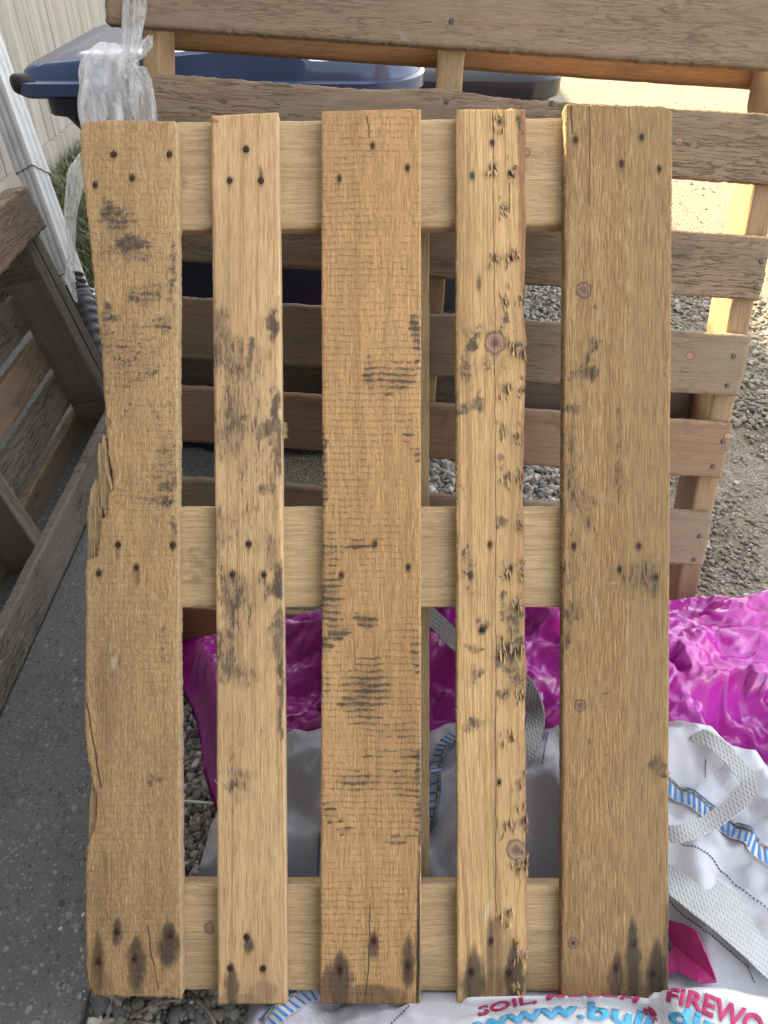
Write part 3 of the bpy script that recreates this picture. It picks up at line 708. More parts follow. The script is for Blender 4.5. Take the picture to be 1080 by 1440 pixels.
def backboard(ya, yb_, mt, x0=None, x1=None):
    x0 = XL + .02 if x0 is None else x0; x1 = bl(1060, 110, .13)[0] if x1 is None else x1
    plank('back_board', M[mt], back, (x1, (ya + yb_) / 2, -.1105), (0, 1, 0), (-1, 0, 0), ya - yb_, x1 - x0, .02, nx=10, jit=.001)
t1, t0 = bl(1000, 20, .11)[1], bl(1000, 118, .11)[1]
backboard(t1, t0, 'orange')
q1, q0 = bl(760, 490, .11)[1], bl(760, 577, .11)[1]
backboard(q1, q0, 'oldbrown')
backboard(.11, .012, 'orange')

# ================================================================== LEFT PALLET
be = R(12.0)
e_ = Vector((-math.sin(be), 0, math.cos(be))); nL = Vector((math.cos(be), 0, math.sin(be)))
oL = Vector((-.733, 0.78, 0.0))
lp = empty('wooden_pallet', 'dirty dark pallet on edge along the fence, its two face boards running away over concrete', 'pallet', frame(Vector((0, 1, 0)), e_, nL, oL))
def ll(px, py, off=0.0):
    p = hit_plane(px, py, oL - nL * off, nL) - oL
    return p.y, p.dot(e_)
yend = ll(56, 300)[0]
bt = ll(90, 712)[1]
plank('face_board', M['old'], lp, (yend, (bt + .004) / 2, 0), (0, 1, 0), (-1, 0, 0), bt - .004, yend + .25, .024, nx=16, ny=160, jit=.003, ch=.003)
ta, tb = ll(25, 268)[1], ll(57, 328)[1]
plank('face_board', M['weath'], lp, (yend, (ta + tb) / 2, 0), (0, 1, 0), (-1, 0, 0), ta - tb, yend + .25, .024, nx=16, ny=160, jit=.004, ch=.003)
sR1 = ll(102, 430, .024)[0]; sR0 = ll(73, 400, .024)[0]
s2_1 = ll(67, 762, .024)[0]
for k, (a, b) in enumerate(((sR0 - .03, sR0 + .016), (sR0 + .019, sR0 + .062), (s2_1 - .042, s2_1), (s2_1 - .64, s2_1 - .6))):
    plank('stringer', M['oldbrown'], lp, ((a + b) / 2, .005, -.0245), (1, 0, 0), (0, 1, 0), b - a, ta - .006, .10 if k != 1 else .03, nx=6, jit=.0008)
for j in range(6):
    w = .088; y0_ = .004 + j * (ta - .092) / 5
    plank('rear_board', M['weath' if j % 2 == 0 else 'old'], lp, (sR0 + .02, y0_ + w / 2, -.126), (0, 1, 0), (-1, 0, 0), w, sR0 + .26, .02, nx=8, jit=.002, ch=.002)

# ================================================================== GROUND
def ground_mat():
    k = NT('gravel_dirt'); o = k.obj()
    a = k.voro(o, 120, 'F1', 'Color'); d = k.voro(o, 120)
    a2 = k.voro(o, 260, 'F1', 'Color'); d2 = k.voro(o, 260)
    hs = k.node('ShaderNodeSeparateColor'); k.t.links.new(a, hs.inputs[0]); hs2 = k.node('ShaderNodeSeparateColor'); k.t.links.new(a2, hs2.inputs[0])
    big = k.noise(o, 1.6, 5); mid = k.noise(o, 14, 5)
    c = k.ramp(hs.outputs[0], [(0, (.15, .13, .095)), (.45, (.24, .21, .155)), (.8, (.30, .265, .20)), (1, (.42, .39, .32))])
    c2 = k.ramp(hs2.outputs[1], [(0, (.15, .13, .09)), (.6, (.25, .215, .155)), (1, (.35, .315, .24))])
    c = k.mix(k.rng(mid, .42, .62), c, c2)
    c = k.mix(k.math('MULTIPLY', k.rng(big, .4, .65), .6), c, (.25, .20, .13))
    c = k.mix(k.math('MULTIPLY', k.rng(d, .35, .8), .5), c, (.12, .10, .07))
    h = k.math('ADD', k.math('MULTIPLY', k.rng(d, .7, .1), 1.0), k.math('MULTIPLY', k.rng(d2, .7, .1), .5))
    return k.done(c, .9, k.bump(h, .8, .006), .2)
M['ground'] = ground_mat()
# one sheet, fine near the camera
def grid_obj(name, xs, ys, zf, mat, **kw):
    X, Y = np.meshgrid(xs, ys); Z = zf(X, Y)
    V = np.stack([X, Y, Z], -1).reshape(-1, 3); nx = len(xs); ny = len(ys)
    i = np.arange(ny * nx).reshape(ny, nx)
    q = np.stack([i[:-1, :-1], i[:-1, 1:], i[1:, 1:], i[1:, :-1]], -1).reshape(-1, 4)
    return mesh_obj(name, V, q.tolist(), mat, kw.get('parent'), True)
gx = np.concatenate([[-80, -20, -6, -3], np.linspace(-2, 4, 121), [6, 12, 40, 80]]); gy = np.concatenate([[-60, -15, -4, -1], np.linspace(0, 8, 161), [12, 30, 90]])
g = grid_obj('ground', gx, gy, lambda x, y: -.012 - .016 * fbm(x * 3, y * 3, 5) + 0 * x, M['ground'])
tag(g, 'pale gravelly dirt ground', kind='structure')

def concrete_mat():
    k = NT('exposed_aggregate'); o = k.obj()
    dd = k.mapping(o, (1, 1, 1))
    nz = k.node('ShaderNodeTexNoise'); nz.inputs['Scale'].default_value = 60; k.t.links.new(o, nz.inputs['Vector'])
    wv = k.node('ShaderNodeVectorMath', operation='MULTIPLY_ADD'); k.t.links.new(nz.outputs['Color'], wv.inputs[0]); wv.inputs[1].default_value = (.008, .008, .008); k.t.links.new(o, wv.inputs[2])
    v = wv.outputs[0]
    base = k.ramp(k.noise(o, 260, 6, .7), [(.3, (.075, .073, .066)), (.7, (.135, .131, .118))])
    base = k.mix(k.rng(k.noise(o, 4, 6, .65), .35, .7, 0, .6), base, (.055, .054, .05))
    for sc_, th, lo, soft in ((62, .86, .40, .05), (110, .72, .42, .05), (190, .6, .45, .06)):
        n = k.node('ShaderNodeTexVoronoi'); n.inputs['Scale'].default_value = sc_; k.t.links.new(v, n.inputs['Vector'])
        s = k.node('ShaderNodeSeparateColor'); k.t.links.new(n.outputs['Color'], s.inputs[0])
        on = k.math('MULTIPLY', k.math('GREATER_THAN', s.outputs[0], th), k.rng(n.outputs['Distance'], lo, lo - soft))
        pc = k.ramp(s.outputs[1], [(0, (.035, .036, .04)), (.4, (.06, .062, .065)), (.62, (.14, .14, .13)), (.88, (.17, .165, .15)), (1, (.23, .22, .20))])
        base = k.mix(k.math('MULTIPLY', on, .85), base, pc)
    return k.done(base, .7, k.bump(k.noise(o, 240, 4), .35, .002), .35)
M['concrete'] = concrete_mat()
cx1 = -.428
cb = grid_obj('concrete_path', np.concatenate([[-1.70], np.linspace(-1.6, cx1 - .01, 30), [cx1 - .003, cx1, cx1 + .001]]), np.linspace(-3, 9, 121), lambda x, y: np.where(x > cx1 - .0005, -.08, np.where(x > cx1 - .005, -.006, -.001 + .003 * fbm(x * 4, y * 4, 1))), M['concrete'])
tag(cb, 'grey exposed aggregate concrete', kind='structure')

# gravel: loose stones, one uncountable mass
def stone_mat():
    k = NT('river_gravel'); o = k.obj()
    a = k.attr('tone')
    c = k.ramp(a, [(0, (.05, .05, .055)), (.2, (.11, .11, .11)), (.45, (.22, .21, .185)), (.65, (.30, .265, .20)), (.85, (.40, .37, .31)), (1, (.58, .56, .52))])
    cw = k.ramp(a, [(0, (.085, .072, .052)), (.3, (.165, .14, .10)), (.7, (.235, .20, .145)), (1, (.40, .365, .30))])
    c = k.mix(k.attr('warm'), c, cw)
    n = k.noise(o, 220, 5, .65)
    c = k.mix(k.rng(n, .35, .7, 0, .45), c, (.15, .125, .09))
    return k.done(c, .7, k.bump(n, .4, .002), .35)
M['stone'] = stone_mat()
import bmesh
bm = bmesh.new(); bmesh.ops.create_icosphere(bm, subdivisions=2, radius=1.0)
ico = np.array([v.co[:] for v in bm.verts]); icf = np.array([[v.index for v in f.verts] for f in bm.faces]); bm.free()
temps = []
for i in range(16):
    v = ico.copy()
    for _ in range(6):
        d = rng.normal(size=3); d /= np.linalg.norm(d); h = rng.uniform(.45, .85)
        p = v @ d; v -= np.outer(np.maximum(p - h, 0) * .85, d)
    v *= np.array([1.25, .95, .62]) * rng.uniform(.85, 1.15, 3)
    temps.append(v)
def scatter(n, fx, fy, smin, smax, ok=None):
    out = []
    for _ in range(n):
        x, y = fx(), fy()
        if ok and not ok(x, y): continue
        out.append((x, y, smin + (smax - smin) * rng.random() ** 2.2))
    return out
U = rng.uniform
st_ = []
st_ += scatter(6500, lambda: U(-.425, -.12), lambda: U(.26, 1.0), .0035, .010)            # by the slab
st_ += scatter(9000, lambda: U(.02, .72), lambda: U(1.25, 2.0), .0040, .013)              # seen through the two pallets
st_ += scatter(9000, lambda: U(.35, 1.45), lambda: U(1.9, 2.95), .0035, .012, lambda x, y: rng.random() < (.95 if x < .9 else .55))
st_ += scatter(12000, lambda: U(.62, 1.5), lambda: U(.95, 2.1), .0024, .0085, lambda x, y: rng.random() < (1 if y < 1.6 else .6) * (.2 + .6 * (fbm(np.array([x * 4.]), np.array([y * 4.]), 3)[0] > .42)))
st_ += scatter(2500, lambda: U(.4, .75), lambda: U(.4, .95), .004, .012)
st_ += scatter(900, lambda: U(.7, 2.4), lambda: U(2.6, 6.0), .003, .008)
st_ += [(x, y, s_ * .8) for x, y, s_ in scatter(500, lambda: cx1 - abs(rng.normal()) * .035, lambda: U(.25, 1.6), .0018, .0055)]
st_ += [(cx1 + .018, .392, .015), (cx1 + .045, .385, .011), (-.38, .383, .010), (-.345, .372, .012), (-.30, .378, .011), (cx1 + .03, .372, .010), (-.265, .38, .009)]
VV, FF, TT, TN = [], [], [], []
o_ = 0
for (x, y, s) in st_:
    t = temps[rng.integers(16)]; a = rng.uniform(0, 6.28); b = rng.normal() * .35
    ca, sa, cb_, sb = math.cos(a), math.sin(a), math.cos(b), math.sin(b)
    v = t * s
    v = np.stack([v[:, 0] * cb_ + v[:, 2] * sb, v[:, 1], -v[:, 0] * sb + v[:, 2] * cb_], 1)
    v = np.stack([v[:, 0] * ca - v[:, 1] * sa + x, v[:, 0] * sa + v[:, 1] * ca + y, v[:, 2] + s * rng.uniform(-.1, .5) - (.017 if x > cx1 else .001)], 1)
    VV.append(v); FF.append(icf + o_); o_ += len(v); TT.append(np.full(len(v), min(1, max(0, rng.normal(.48, .26))))); TN.append(np.full(len(v), min(1, max(0, (x - .45) * 3 + rng.normal(0, .25)))))
VV = np.concatenate(VV); FF = np.concatenate(FF); TT = np.concatenate(TT)
me = bpy.data.meshes.new('gravel'); me.vertices.add(len(VV)); me.vertices.foreach_set('co', VV.astype(np.float32).ravel())
me.loops.add(FF.size); me.loops.foreach_set('vertex_index', FF.astype(np.int32).ravel())
me.polygons.add(len(FF)); me.polygons.foreach_set('loop_start', np.arange(0, FF.size, 3, dtype=np.int32)); me.polygons.foreach_set('use_smooth', np.ones(len(FF), dtype=bool))
at = me.attributes.new('tone', 'FLOAT', 'POINT'); at.data.foreach_set('value', TT.astype(np.float32))
at = me.attributes.new('warm', 'FLOAT', 'POINT'); at.data.foreach_set('value', np.concatenate(TN).astype(np.float32))
me.materials.append(M['stone']); me.update(calc_edges=True); me.validate()
tag(link(bpy.data.objects.new('gravel', me)), 'loose mixed grey and tan gravel', kind='stuff')

# ================================================================== FENCE, GRASS, DOWNSPOUT
FX = -1.715
fe = empty('wood_fence', 'pale weathered fence of upright boards along the concrete', 'fence', None, (FX, 5, 0))
mb = MB(); V = []; Fc = []; gv = []
y = -1.0; i = 0
while y < 17:
    w = .093 + random.uniform(-.004, .004); dz = random.uniform(-.004, .004); x = random.uniform(-.002, .002)
    n = len(V)
    for zz in np.linspace(.05, 2.60 + dz, 10):
        V += [(x, y - 5, zz), (x, y + w - 5, zz), (x - .018, y + w - 5, zz), (x - .018, y - 5, zz)]; gv += [y * 1.0, y + w * 1.0, y + w, y]
    for j in range(9):
        for k in range(4):
            a, b = n + j * 4 + k, n + j * 4 + (k + 1) % 4
            Fc.append((a, b, b + 4, a + 4))
    Fc.append((n + 36, n + 37, n + 38, n + 39)); Fc.append((n + 3, n + 2, n + 1, n))
    y += w + .004; i += 1
def fence_mat():
    k = NT('upright_fence_boards'); o = k.obj(); x, y, z = k.sep(o); g = k.attr('g')
    r1 = k.noise(k.comb(k.math('MULTIPLY', y, 55), k.math('MULTIPLY', z, 1.4), 0.0), 1.0, 4, .6)
    f = k.noise(k.comb(k.math('MULTIPLY', y, 300), k.math('MULTIPLY', z, 9), 0.0), 1.0, 4, .6)
    per = k.noise(k.comb(k.math('MULTIPLY', y, 10.3), 0.0, 0.0), 1.0, 0)
    c = k.mix(k.rng(r1, .4, .68), (.44, .395, .33), (.29, .25, .20))
    c = k.mix(k.rng(f, .5, .75, 0, .5), c, (.21, .175, .135)); c = k.mix(k.rng(per, .35, .65, 0, .4), c, (.25, .22, .18))
    return k.done(c, .85, k.bump(f, .5, .002), .2)
M['fb'] = fence_mat()
mesh_obj('board_panel', V, Fc, M['fb'], fe, False, {'g': gv})
kb = MB(); kb.box((.004, -4.5, .015), (.032, 12, .175))
k = kb.build('kick_board', M['fb'], fe)
rl_ = MB(); rl_.box((-.06, -5.9, .35), (-.0195, 12, .44)); rl_.build('rail', M['fence'], fe)
rl_ = MB(); rl_.box((-.06, -5.9, 1.75), (-.0195, 12, 1.84)); rl_.build('rail', M['fence'], fe)

def grass_mat():
    k = NT('grass_blades'); a = k.attr('tone')
    c = k.ramp(a, [(0, (.06, .075, .03)), (.5, (.14, .15, .06)), (1, (.30, .27, .14))])
    k.b.inputs['Transmission Weight'].default_value = 0
    return k.done(c, .6, None, .3)
M['grass'] = grass_mat()
V, Fc, T = [], [], []
for _ in range(9000):
    x, y = U(FX + .03, -1.12), U(2.7, 4.8)
    hgt = U(.03, .14) * (.5 + fbm(np.array([x * 6]), np.array([y * 6]), 9)[0]); a = U(0, 6.28); w = U(.0015, .004); bend = U(.2, 1.2) * hgt
    dx, dy = math.cos(a), math.sin(a); n = len(V)
    V += [(x - dy * w, y + dx * w, -.02), (x + dy * w, y - dx * w, -.02), (x + dx * bend * .35 + dy * w * .8, y + dy * bend * .35 - dx * w * .8, hgt * .65), (x + dx * bend * .35 - dy * w * .8, y + dy * bend * .35 + dx * w * .8, hgt * .65), (x + dx * bend, y + dy * bend, hgt)]
    Fc += [(n, n + 1, n + 2, n + 3), (n + 3, n + 2, n + 4)]; T += [min(1, max(0, rng.normal(.5, .25)))] * 5
tag(mesh_obj('grass', V, Fc, M['grass'], None, False, {'tone': T}), 'tufty green grass at the foot of the fence', kind='stuff')
vb = grid_obj('soil_strip', np.linspace(FX + .02, -1.10, 24), np.linspace(2.5, 9, 60), lambda x, y: .004 + .012 * fbm(x * 12, y * 12, 2) - .03 * sstep(-1.2, -1.1, x), plain('dark_soil', (.07, .06, .035), .95, .5, 60, bump=.6))
tag(vb, 'strip of soil under the grass', kind='structure')

# downspout: ribbed off-white pipe running into a black corrugated drain hose
M['vinyl'] = plain('offwhite_vinyl', (.37, .36, .34), .5, .10, 14, 0, .05)
M['blackhose'] = plain('black_hose', (.022, .022, .023), .42, .3, 60)
M['strap'] = plain('white_strap', (.66, .66, .64), .55, .08, 40)
ds = empty('downspout', 'ribbed off-white downspout standing before the fence and ending in a black hose', 'downspout', None, (-.96, 2.22, 0))
db = Vector((-.96, 2.22, 0))
lo = at_depth(104, 404, 2.50) - db; hi = at_depth(-12, 80, 2.50) - db
ax = (hi - lo).normalized()
def ribbed(p0, p1, wx, wy, name):
    a = Vector((0, 1, 0)) - ax * ax.y; a.normalize(); b = ax.cross(a)
    prof = []
    for sgn_ in range(4):
        for j in range(9):
            t = -1 + 2 * j / 9; rib = .0035 * (1 if j % 3 == 0 else 0)
            if sgn_ == 0: q = (wx - rib, t * wy)
            elif sgn_ == 1: q = (-t * wx, wy - rib)
            elif sgn_ == 2: q = (-wx + rib, -t * wy)
            else: q = (t * wx, -wy + rib)
            prof.append(q)
    V = []; N = len(prof); st = 12
    for i in range(st + 1):
        c = p0 + (p1 - p0) * i / st
        V += [c + b * q[0] + a * q[1] for q in prof]
    Fc = [(i * N + k, i * N + (k + 1) % N, (i + 1) * N + (k + 1) % N, (i + 1) * N + k) for i in range(st) for k in range(N)]
    Fc.append(tuple(range(N - 1, -1, -1))); Fc.append(tuple(st * N + k for k in range(N)))
    return mesh_obj(name, V, Fc, M['vinyl'], ds)
mid = lo + (hi - lo) * .53
ribbed(lo, mid, .031, .042, 'lower_pipe'); ribbed(mid - ax * .03, mid + (hi - mid) * 2.6, .036, .047, 'upper_pipe')
hp = [lo + ax * .02 * 0, lo - ax * .05, lo - ax * .11 + Vector((.03, -.02, 0)), lo - ax * .2 + Vector((.09, -.07, 0))]
hp = [lo + ax * .04, lo - ax * .03, at_depth(122, 432, 2.46) - db, at_depth(134, 470, 2.4) - db, at_depth(150, 520, 2.33) - db, at_depth(172, 560, 2.3) - db]
pts, rad = [], []
for i in range(len(hp) - 1):
    for j in range(12):
        pts.append(hp[i].lerp(hp[i + 1], j / 12)); rad.append(.038 + .006 * math.sin((i * 12 + j) * 1.57))
h_ = MB(); h_.tube(pts, rad, 20); h_.build('drain_hose', M['blackhose'], ds, True)
sp = MB(); sp.tube([lo - ax * .028 + Vector((.03, -.06, 0)) + Vector((math.cos(t) * .055 - .02, math.sin(t) * .06 + .05, t * .002)) for t in np.linspace(0, 6.2, 22)], .004, 6); sp.build('strap', M['strap'], ds, True)

# unseen wall added behind the photographer to block sky light from left and rear
hw = empty('added_shade_wall', 'unseen dark wall with a window, added behind the photographer to shade the yard', 'added shade wall', None, (0, -1.15, 0))
mb = MB(); mb.box((-6, -.25, -.05), (.6, 0, 1.0)); mb.box((-6, -.25, 2.1), (.6, 0, 3.8)); mb.box((-6, -.25, 1.0), (-1.7, 0, 2.1)); mb.box((-.5, -.25, 1.0), (.6, 0, 2.1)); mb.box((-2.6, .003, -.05), (-2.3, 3.4, 5.2)); mb.box((-6, -.25, 3.803), (-2.3, 0, 5.2))
mb.build('wall', plain('added_wall_dark', (.055, .05, .046), .9, .15, 30, 0, .4), hw)
mb = MB(); mb.box((-1.7, -.12, 1.0), (-.5, -.06, 1.05)); mb.box((-1.7, -.12, 2.05), (-.5, -.06, 2.1)); mb.box((-1.7, -.12, 1.05), (-1.64, -.06, 2.05)); mb.box((-.56, -.12, 1.05), (-.5, -.06, 2.05)); mb.build('added_window_frame', plain('frame_paint', (.6, .6, .58), .5), hw)
mb = MB(); mb.box((-1.64, -.10, 1.05), (-.56, -.08, 2.05)); mb.build('added_window_pane', plain('dark_glass', (.02, .022, .025), .08, .1), hw)

# ================================================================== BINS
def gloss(name, col, rough, coat=.0):
    k = NT(name); n = k.noise(k.obj(), 8, 5)
    k.b.inputs['Coat Weight'].default_value = coat
    return k.done(k.mix(k.rng(n, .3, .7), tuple(q * .85 for q in col), col), k.rng(n, .3, .7, rough * .8, rough * 1.3), None, .5)
M['blue'] = gloss('blue_bin_plastic', (.05, .078, .155), .18)
M['black'] = gloss('black_bin_plastic', (.02, .02, .021), .3)
M['cap'] = plain('dark_cap', (.05, .05, .05), .6)
def rrect(x0, x1, y0, y1, r0, r1, n=8):
    """plan outline: r0 corner radius at the x0 end, r1 at the x1 end"""
    P_ = []
    for (cx, cy, a0, r) in ((x1 - r1, y0 + r1, -90, r1), (x1 - r1, y1 - r1, 0, r1), (x0 + r0, y1 - r0, 90, r0), (x0 + r0, y0 + r0, 180, r0)):
        for i in range(n + 1):
            a = R(a0 + 90 * i / n); P_.append((cx + r * math.cos(a), cy + r * math.sin(a)))
    return P_
def loft(rings, name, mat, parent, cap0=True, cap1=True, smooth=True):
    n = len(rings[0]); V = [p for r in rings for p in r]
    Fc = [(i * n + k, i * n + (k + 1) % n, (i + 1) * n + (k + 1) % n, (i + 1) * n + k) for i in range(len(rings) - 1) for k in range(n)]
    if cap0: Fc.append(tuple(range(n - 1, -1, -1)))
    if cap1: Fc.append(tuple((len(rings) - 1) * n + k for k in range(n)))
    o = mesh_obj(name, V, Fc, mat, parent, smooth)
    o.data.set_sharp_from_angle(angle=R(40))
    return o
def ring(pl, z): return [(a, b, z if not callable(z) else z(a, b)) for a, b in pl]

bc = at_depth(300, 110, 1.52)
LZ = bc.z                    # height of the lid's rim
bx0 = at_depth(26, 120, 1.52).x; bx1 = at_depth(592, 110, 1.52).x; by = bc.y
bb = empty('wheeled_bin', 'blue wheeled bin with a moulded lid behind the tall weathered pallet', 'wheeled bin', None, ((bx0 + bx1) / 2, by + .26, 0))
off = Vector(bb.location)
X0, X1 = bx0 - off.x, bx1 - off.x; Y0, Y1 = by - off.y, by + .54 - off.y
body = [ring(rrect(X0 + .20, X1 - .06, Y0 + .03, Y1 - .03, .05, .10), .0), ring(rrect(X0 + .19, X1 - .055, Y0 + .02, Y1 - .02, .05, .10), .12),
        ring(rrect(X0 + .13, X1 - .02, Y0 + .012, Y1 - .012, .05, .12), LZ - .16), ring(rrect(X0 + .055, X1 - .015, Y0 + .01, Y1 - .01, .05, .12), LZ - .075), ring(rrect(X0 + .03, X1 - .01, Y0 + .002, Y1 - .002, .05, .12), LZ - .07), ring(rrect(X0 + .03, X1 - .01, Y0 + .002, Y1 - .002, .05, .12), LZ - .035)]
M['blue_shaded'] = gloss('shaded_blue_plastic', (.012, .018, .035), .35)  # body darker than the lid: its shade is put into the colour
loft(body, 'body', M['blue_shaded'], bb)
def lidtop(a, b):
    u = (a - X0) / (X1 - X0)
    return np.interp(u, [0, .05, .35, .67, .72, .88, .91, 1], [.016, .022, .04, .06, .028, .026, .045, .03])
lid = [ring(rrect(X0 + .004, X1 + .002, Y0 - .008, Y1 + .008, .03, .13, 14), LZ - .034), ring(rrect(X0, X1 + .004, Y0 - .012, Y1 + .012, .03, .13, 14), LZ - .012)]
# rim height follows the moulded side, resampled evenly along the outline
def dense(pl, n=220):
    pl = pl + [pl[0]]; d = [0]
    for a, b in zip(pl, pl[1:]): d.append(d[-1] + math.hypot(b[0] - a[0], b[1] - a[1]))
    t = np.linspace(0, d[-1], n, endpoint=False)
    return list(zip(np.interp(t, d, [p[0] for p in pl]), np.interp(t, d, [p[1] for p in pl])))
base_ = dense(rrect(X0, X1, Y0, Y1, .03, .13, 14))
def inset(pl, k):
    cx, cy = (X0 + X1) / 2, (Y0 + Y1) / 2; hx, hy = (X1 - X0) / 2, (Y1 - Y0) / 2
    return [(cx + (a - cx) * (1 - k / hx), cy + (b - cy) * (1 - k / hy)) for a, b in pl]
rg_ = [ring(inset(base_, -.004), LZ - .036), ring(inset(base_, -.012), LZ - .030), ring(inset(base_, -.012), LZ - .008), ring(inset(base_, -.004), LZ - .004)]
rg_.append([(a, b, LZ + lidtop(a, b) - .006) for a, b in inset(base_, .004)])
rg_.append([(a, b, LZ + lidtop(a, b)) for a, b in inset(base_, .012)])
rg_.append([(a, b, LZ + .010 + .5 * lidtop(a, b)) for a, b in inset(base_, .05)])
rg_.append([(a, b, LZ + .032) for a, b in inset(base_, .085)])
rg_.append([(a, b, LZ + .036) for a, b in inset(base_, .11)])
loft(rg_, 'lid', M['blue'], bb, True, True)
cp = MB(); cc = Vector((X0 - .004, Y0 + .01, LZ - .012))
cp.tube([cc + Vector((-.012, -.004, 0)), cc + Vector((-.008, 0, 0)), cc + Vector((.035, .0, .002))], [.015, .0185, .0185], 20); cp.build('hinge_cap', M['cap'], bb, True)
for sgn in (0, 1):
    wv = MB(); yy = Y0 + .05 if sgn == 0 else Y1 - .10
    wv.tube([(X0 + .17, yy, .10), (X0 + .17, yy + .05, .10)], .10, 24); wv.build('wheel', M['black'], bb)

bk = at_depth(700, 112, 2.30)
kx1 = at_depth(796, 112, 2.30).x
kb_ = empty('wheeled_bin', 'black bin with rounded lid standing on the gravel beyond the blue bin', 'wheeled bin', None, (kx1 - .4, bk.y + .27, 0))
o2 = Vector(kb_.location); KZ = at_depth(760, 112, 2.30).z; A0, A1, B0, B1 = -.4, .4, -.27, .27
loft([ring(rrect(A0 + .12, A1 - .07, B0 + .05, B1 - .05, .05, .1), 0), ring(rrect(A0 + .03, A1 - .02, B0 + .012, B1 - .012, .05, .1), KZ - .06), ring(rrect(A0 + .03, A1 - .02, B0 + .012, B1 - .012, .05, .1), KZ - .03)], 'body', M['black'], kb_)
loft([ring(rrect(A0, A1, B0, B1, .05, .11, 12), KZ - .055), ring(rrect(A0 - .004, A1 + .004, B0 - .004, B1 + .004, .05, .11, 12), KZ - .05), ring(rrect(A0 - .004, A1 + .004, B0 - .004, B1 + .004, .05, .11, 12), KZ - .004), ring(rrect(A0 + .01, A1 - .01, B0 + .01, B1 - .01, .05, .11, 12), KZ + .012),
      ring(rrect(A0 + .05, A1 - .05, B0 + .05, B1 - .05, .05, .1, 12), KZ + .03), ring(rrect(A0 + .15, A1 - .15, B0 + .15, B1 - .15, .05, .1, 12), KZ + .045)], 'lid', M['black'], kb_)

# ================================================================== BAGS AND SHEET
# planes of the front pallet, to keep the heaps clear of it
zA = lambda Y, off: base.z + (math.cos(P) * (Y - base.y) + off) / math.sin(P)   # height of a plane parallel to its face at offset off towards the camera
zE = lambda Y, off: base.z - (Y - base.y) * math.sin(P) / math.cos(P) + off / math.cos(P)      # plane of its lower end
def under_pallet(h, X, Y):
    lim = np.maximum(zA(Y, -.108), zE(Y, -.004))
    k = sstep(.47, .425, np.abs(X))
    return np.where(np.abs(X) < .47, np.minimum(h, lim * k + h * (1 - k) + (1 - k) * 0), h)
def crumple(X, Y, seed, sc_, n=7, sharp=1.0):
    h = np.zeros_like(X); rs = np.random.default_rng(seed)
    wx = X + .05 * (fbm(X * 9, Y * 9, seed) - .5); wy = Y + .05 * (fbm(X * 9 + 7, Y * 9, seed + 1) - .5)
    for i in range(n):
        a = rs.uniform(0, math.pi); f_ = sc_ * rs.uniform(.6, 2.2); ph = rs.uniform(0, 1)
        t = (wx * math.cos(a) + wy * math.sin(a)) * f_ + ph + .8 * fbm(X * sc_ * .4, Y * sc_ * .4, seed + i)
        tri = np.abs(t - np.floor(t) - .5) * 2
        h += (tri ** sharp - .5) / f_
    return h * sc_ / n

def facets(X, Y, seed, cell, stretch=1.0, rot=0.0, warp=.45):
    """flat triangular facets meeting in sharp creases, about -.5 to .5"""
    c, s_ = math.cos(rot), math.sin(rot)
    wx = X + cell * warp * 2 * (vnoise(X / cell * .9, Y / cell * .9, seed) - .5); wy = Y + cell * warp * 2 * (vnoise(X / cell * .9 + 9, Y / cell * .9, seed + 1) - .5)
    u, v = (wx * c + wy * s_) / cell / stretch, (-wx * s_ + wy * c) / cell
    k = (u + v) * .366; i = np.floor(u + k); j = np.floor(v + k); f = u + k - i; g = v + k - j
    up = f > g
    h0 = hash2(i, j, seed); h1 = np.where(up, hash2(i + 1, j, seed), hash2(i, j + 1, seed)); h2 = hash2(i + 1, j + 1, seed)
    return np.where(up, h0 * (1 - f) + h1 * (f - g) + h2 * g, h0 * (1 - g) + h1 * (g - f) + h2 * f) - .5

def h_white(X, Y):
    y1 = np.interp(X, [-.34, -.28, -.18, -.05, .1, .25, .45, .6, .9], [.62, .66, .73, .75, .76, .75, .745, .70, .64])   # back edge
    ridge = np.interp(X, [-.34, -.25, -.14, 0, .15, .35, .5, .7, .95], [.05, .10, .15, .16, .165, .16, .15, .13, .06])
    t = np.clip((Y - .30) / np.maximum(y1 - .30, .05), 0, 1.2)
    h = ridge * (.22 + .95 * sstep(.15, .85, t)) * (1 - sstep(.93, 1.10, t))
    fo = .034 * crumple(X, Y, 21, 5.5, 5) + .024 * crumple(X, Y, 5, 14, 5) + .004 * crumple(X, Y, 6, 38, 5) + .080 * facets(X, Y, 3, .085, 2.2, -.6) + .028 * facets(X, Y, 4, .034, 2.2, .3) + .005 * facets(X, Y, 5, .014, 1.6, -.5)
    ds_ = np.abs((Y - .515) * .64 + (X - .43) * .77)          # smoother where the webbing panel is sewn on
    h += fo * (1 - .85 * np.exp(-(ds_ / .06) ** 4) * sstep(.36, .42, X))
    # the open mouth: a flap lies over the body along the bound edge
    ln = (Y - .700) - (X - .47) * -.80
    h += .018 * sstep(-.004, .008, ln) * sstep(.40, .46, X)
    h += .010 * np.exp(-((Y - .345) / .02) ** 2) * sstep(-.2, -.1, X)
    lx_ = np.interp(Y, [.3, .42, .50, .75], [-.200, -.205, -.292, -.305]) + .03 * (fbm(Y * 9, Y * 0, 6) - .5)
    left = sstep(0, .03, X - lx_)
    edge = np.minimum(left, 1 - sstep(.88, .95, X))
    h = np.maximum(h, .012) * edge
    h *= sstep(.255, .30, Y + .02 * fbm(X * 12, X * 0, 4))
    return under_pallet(h, X, Y)
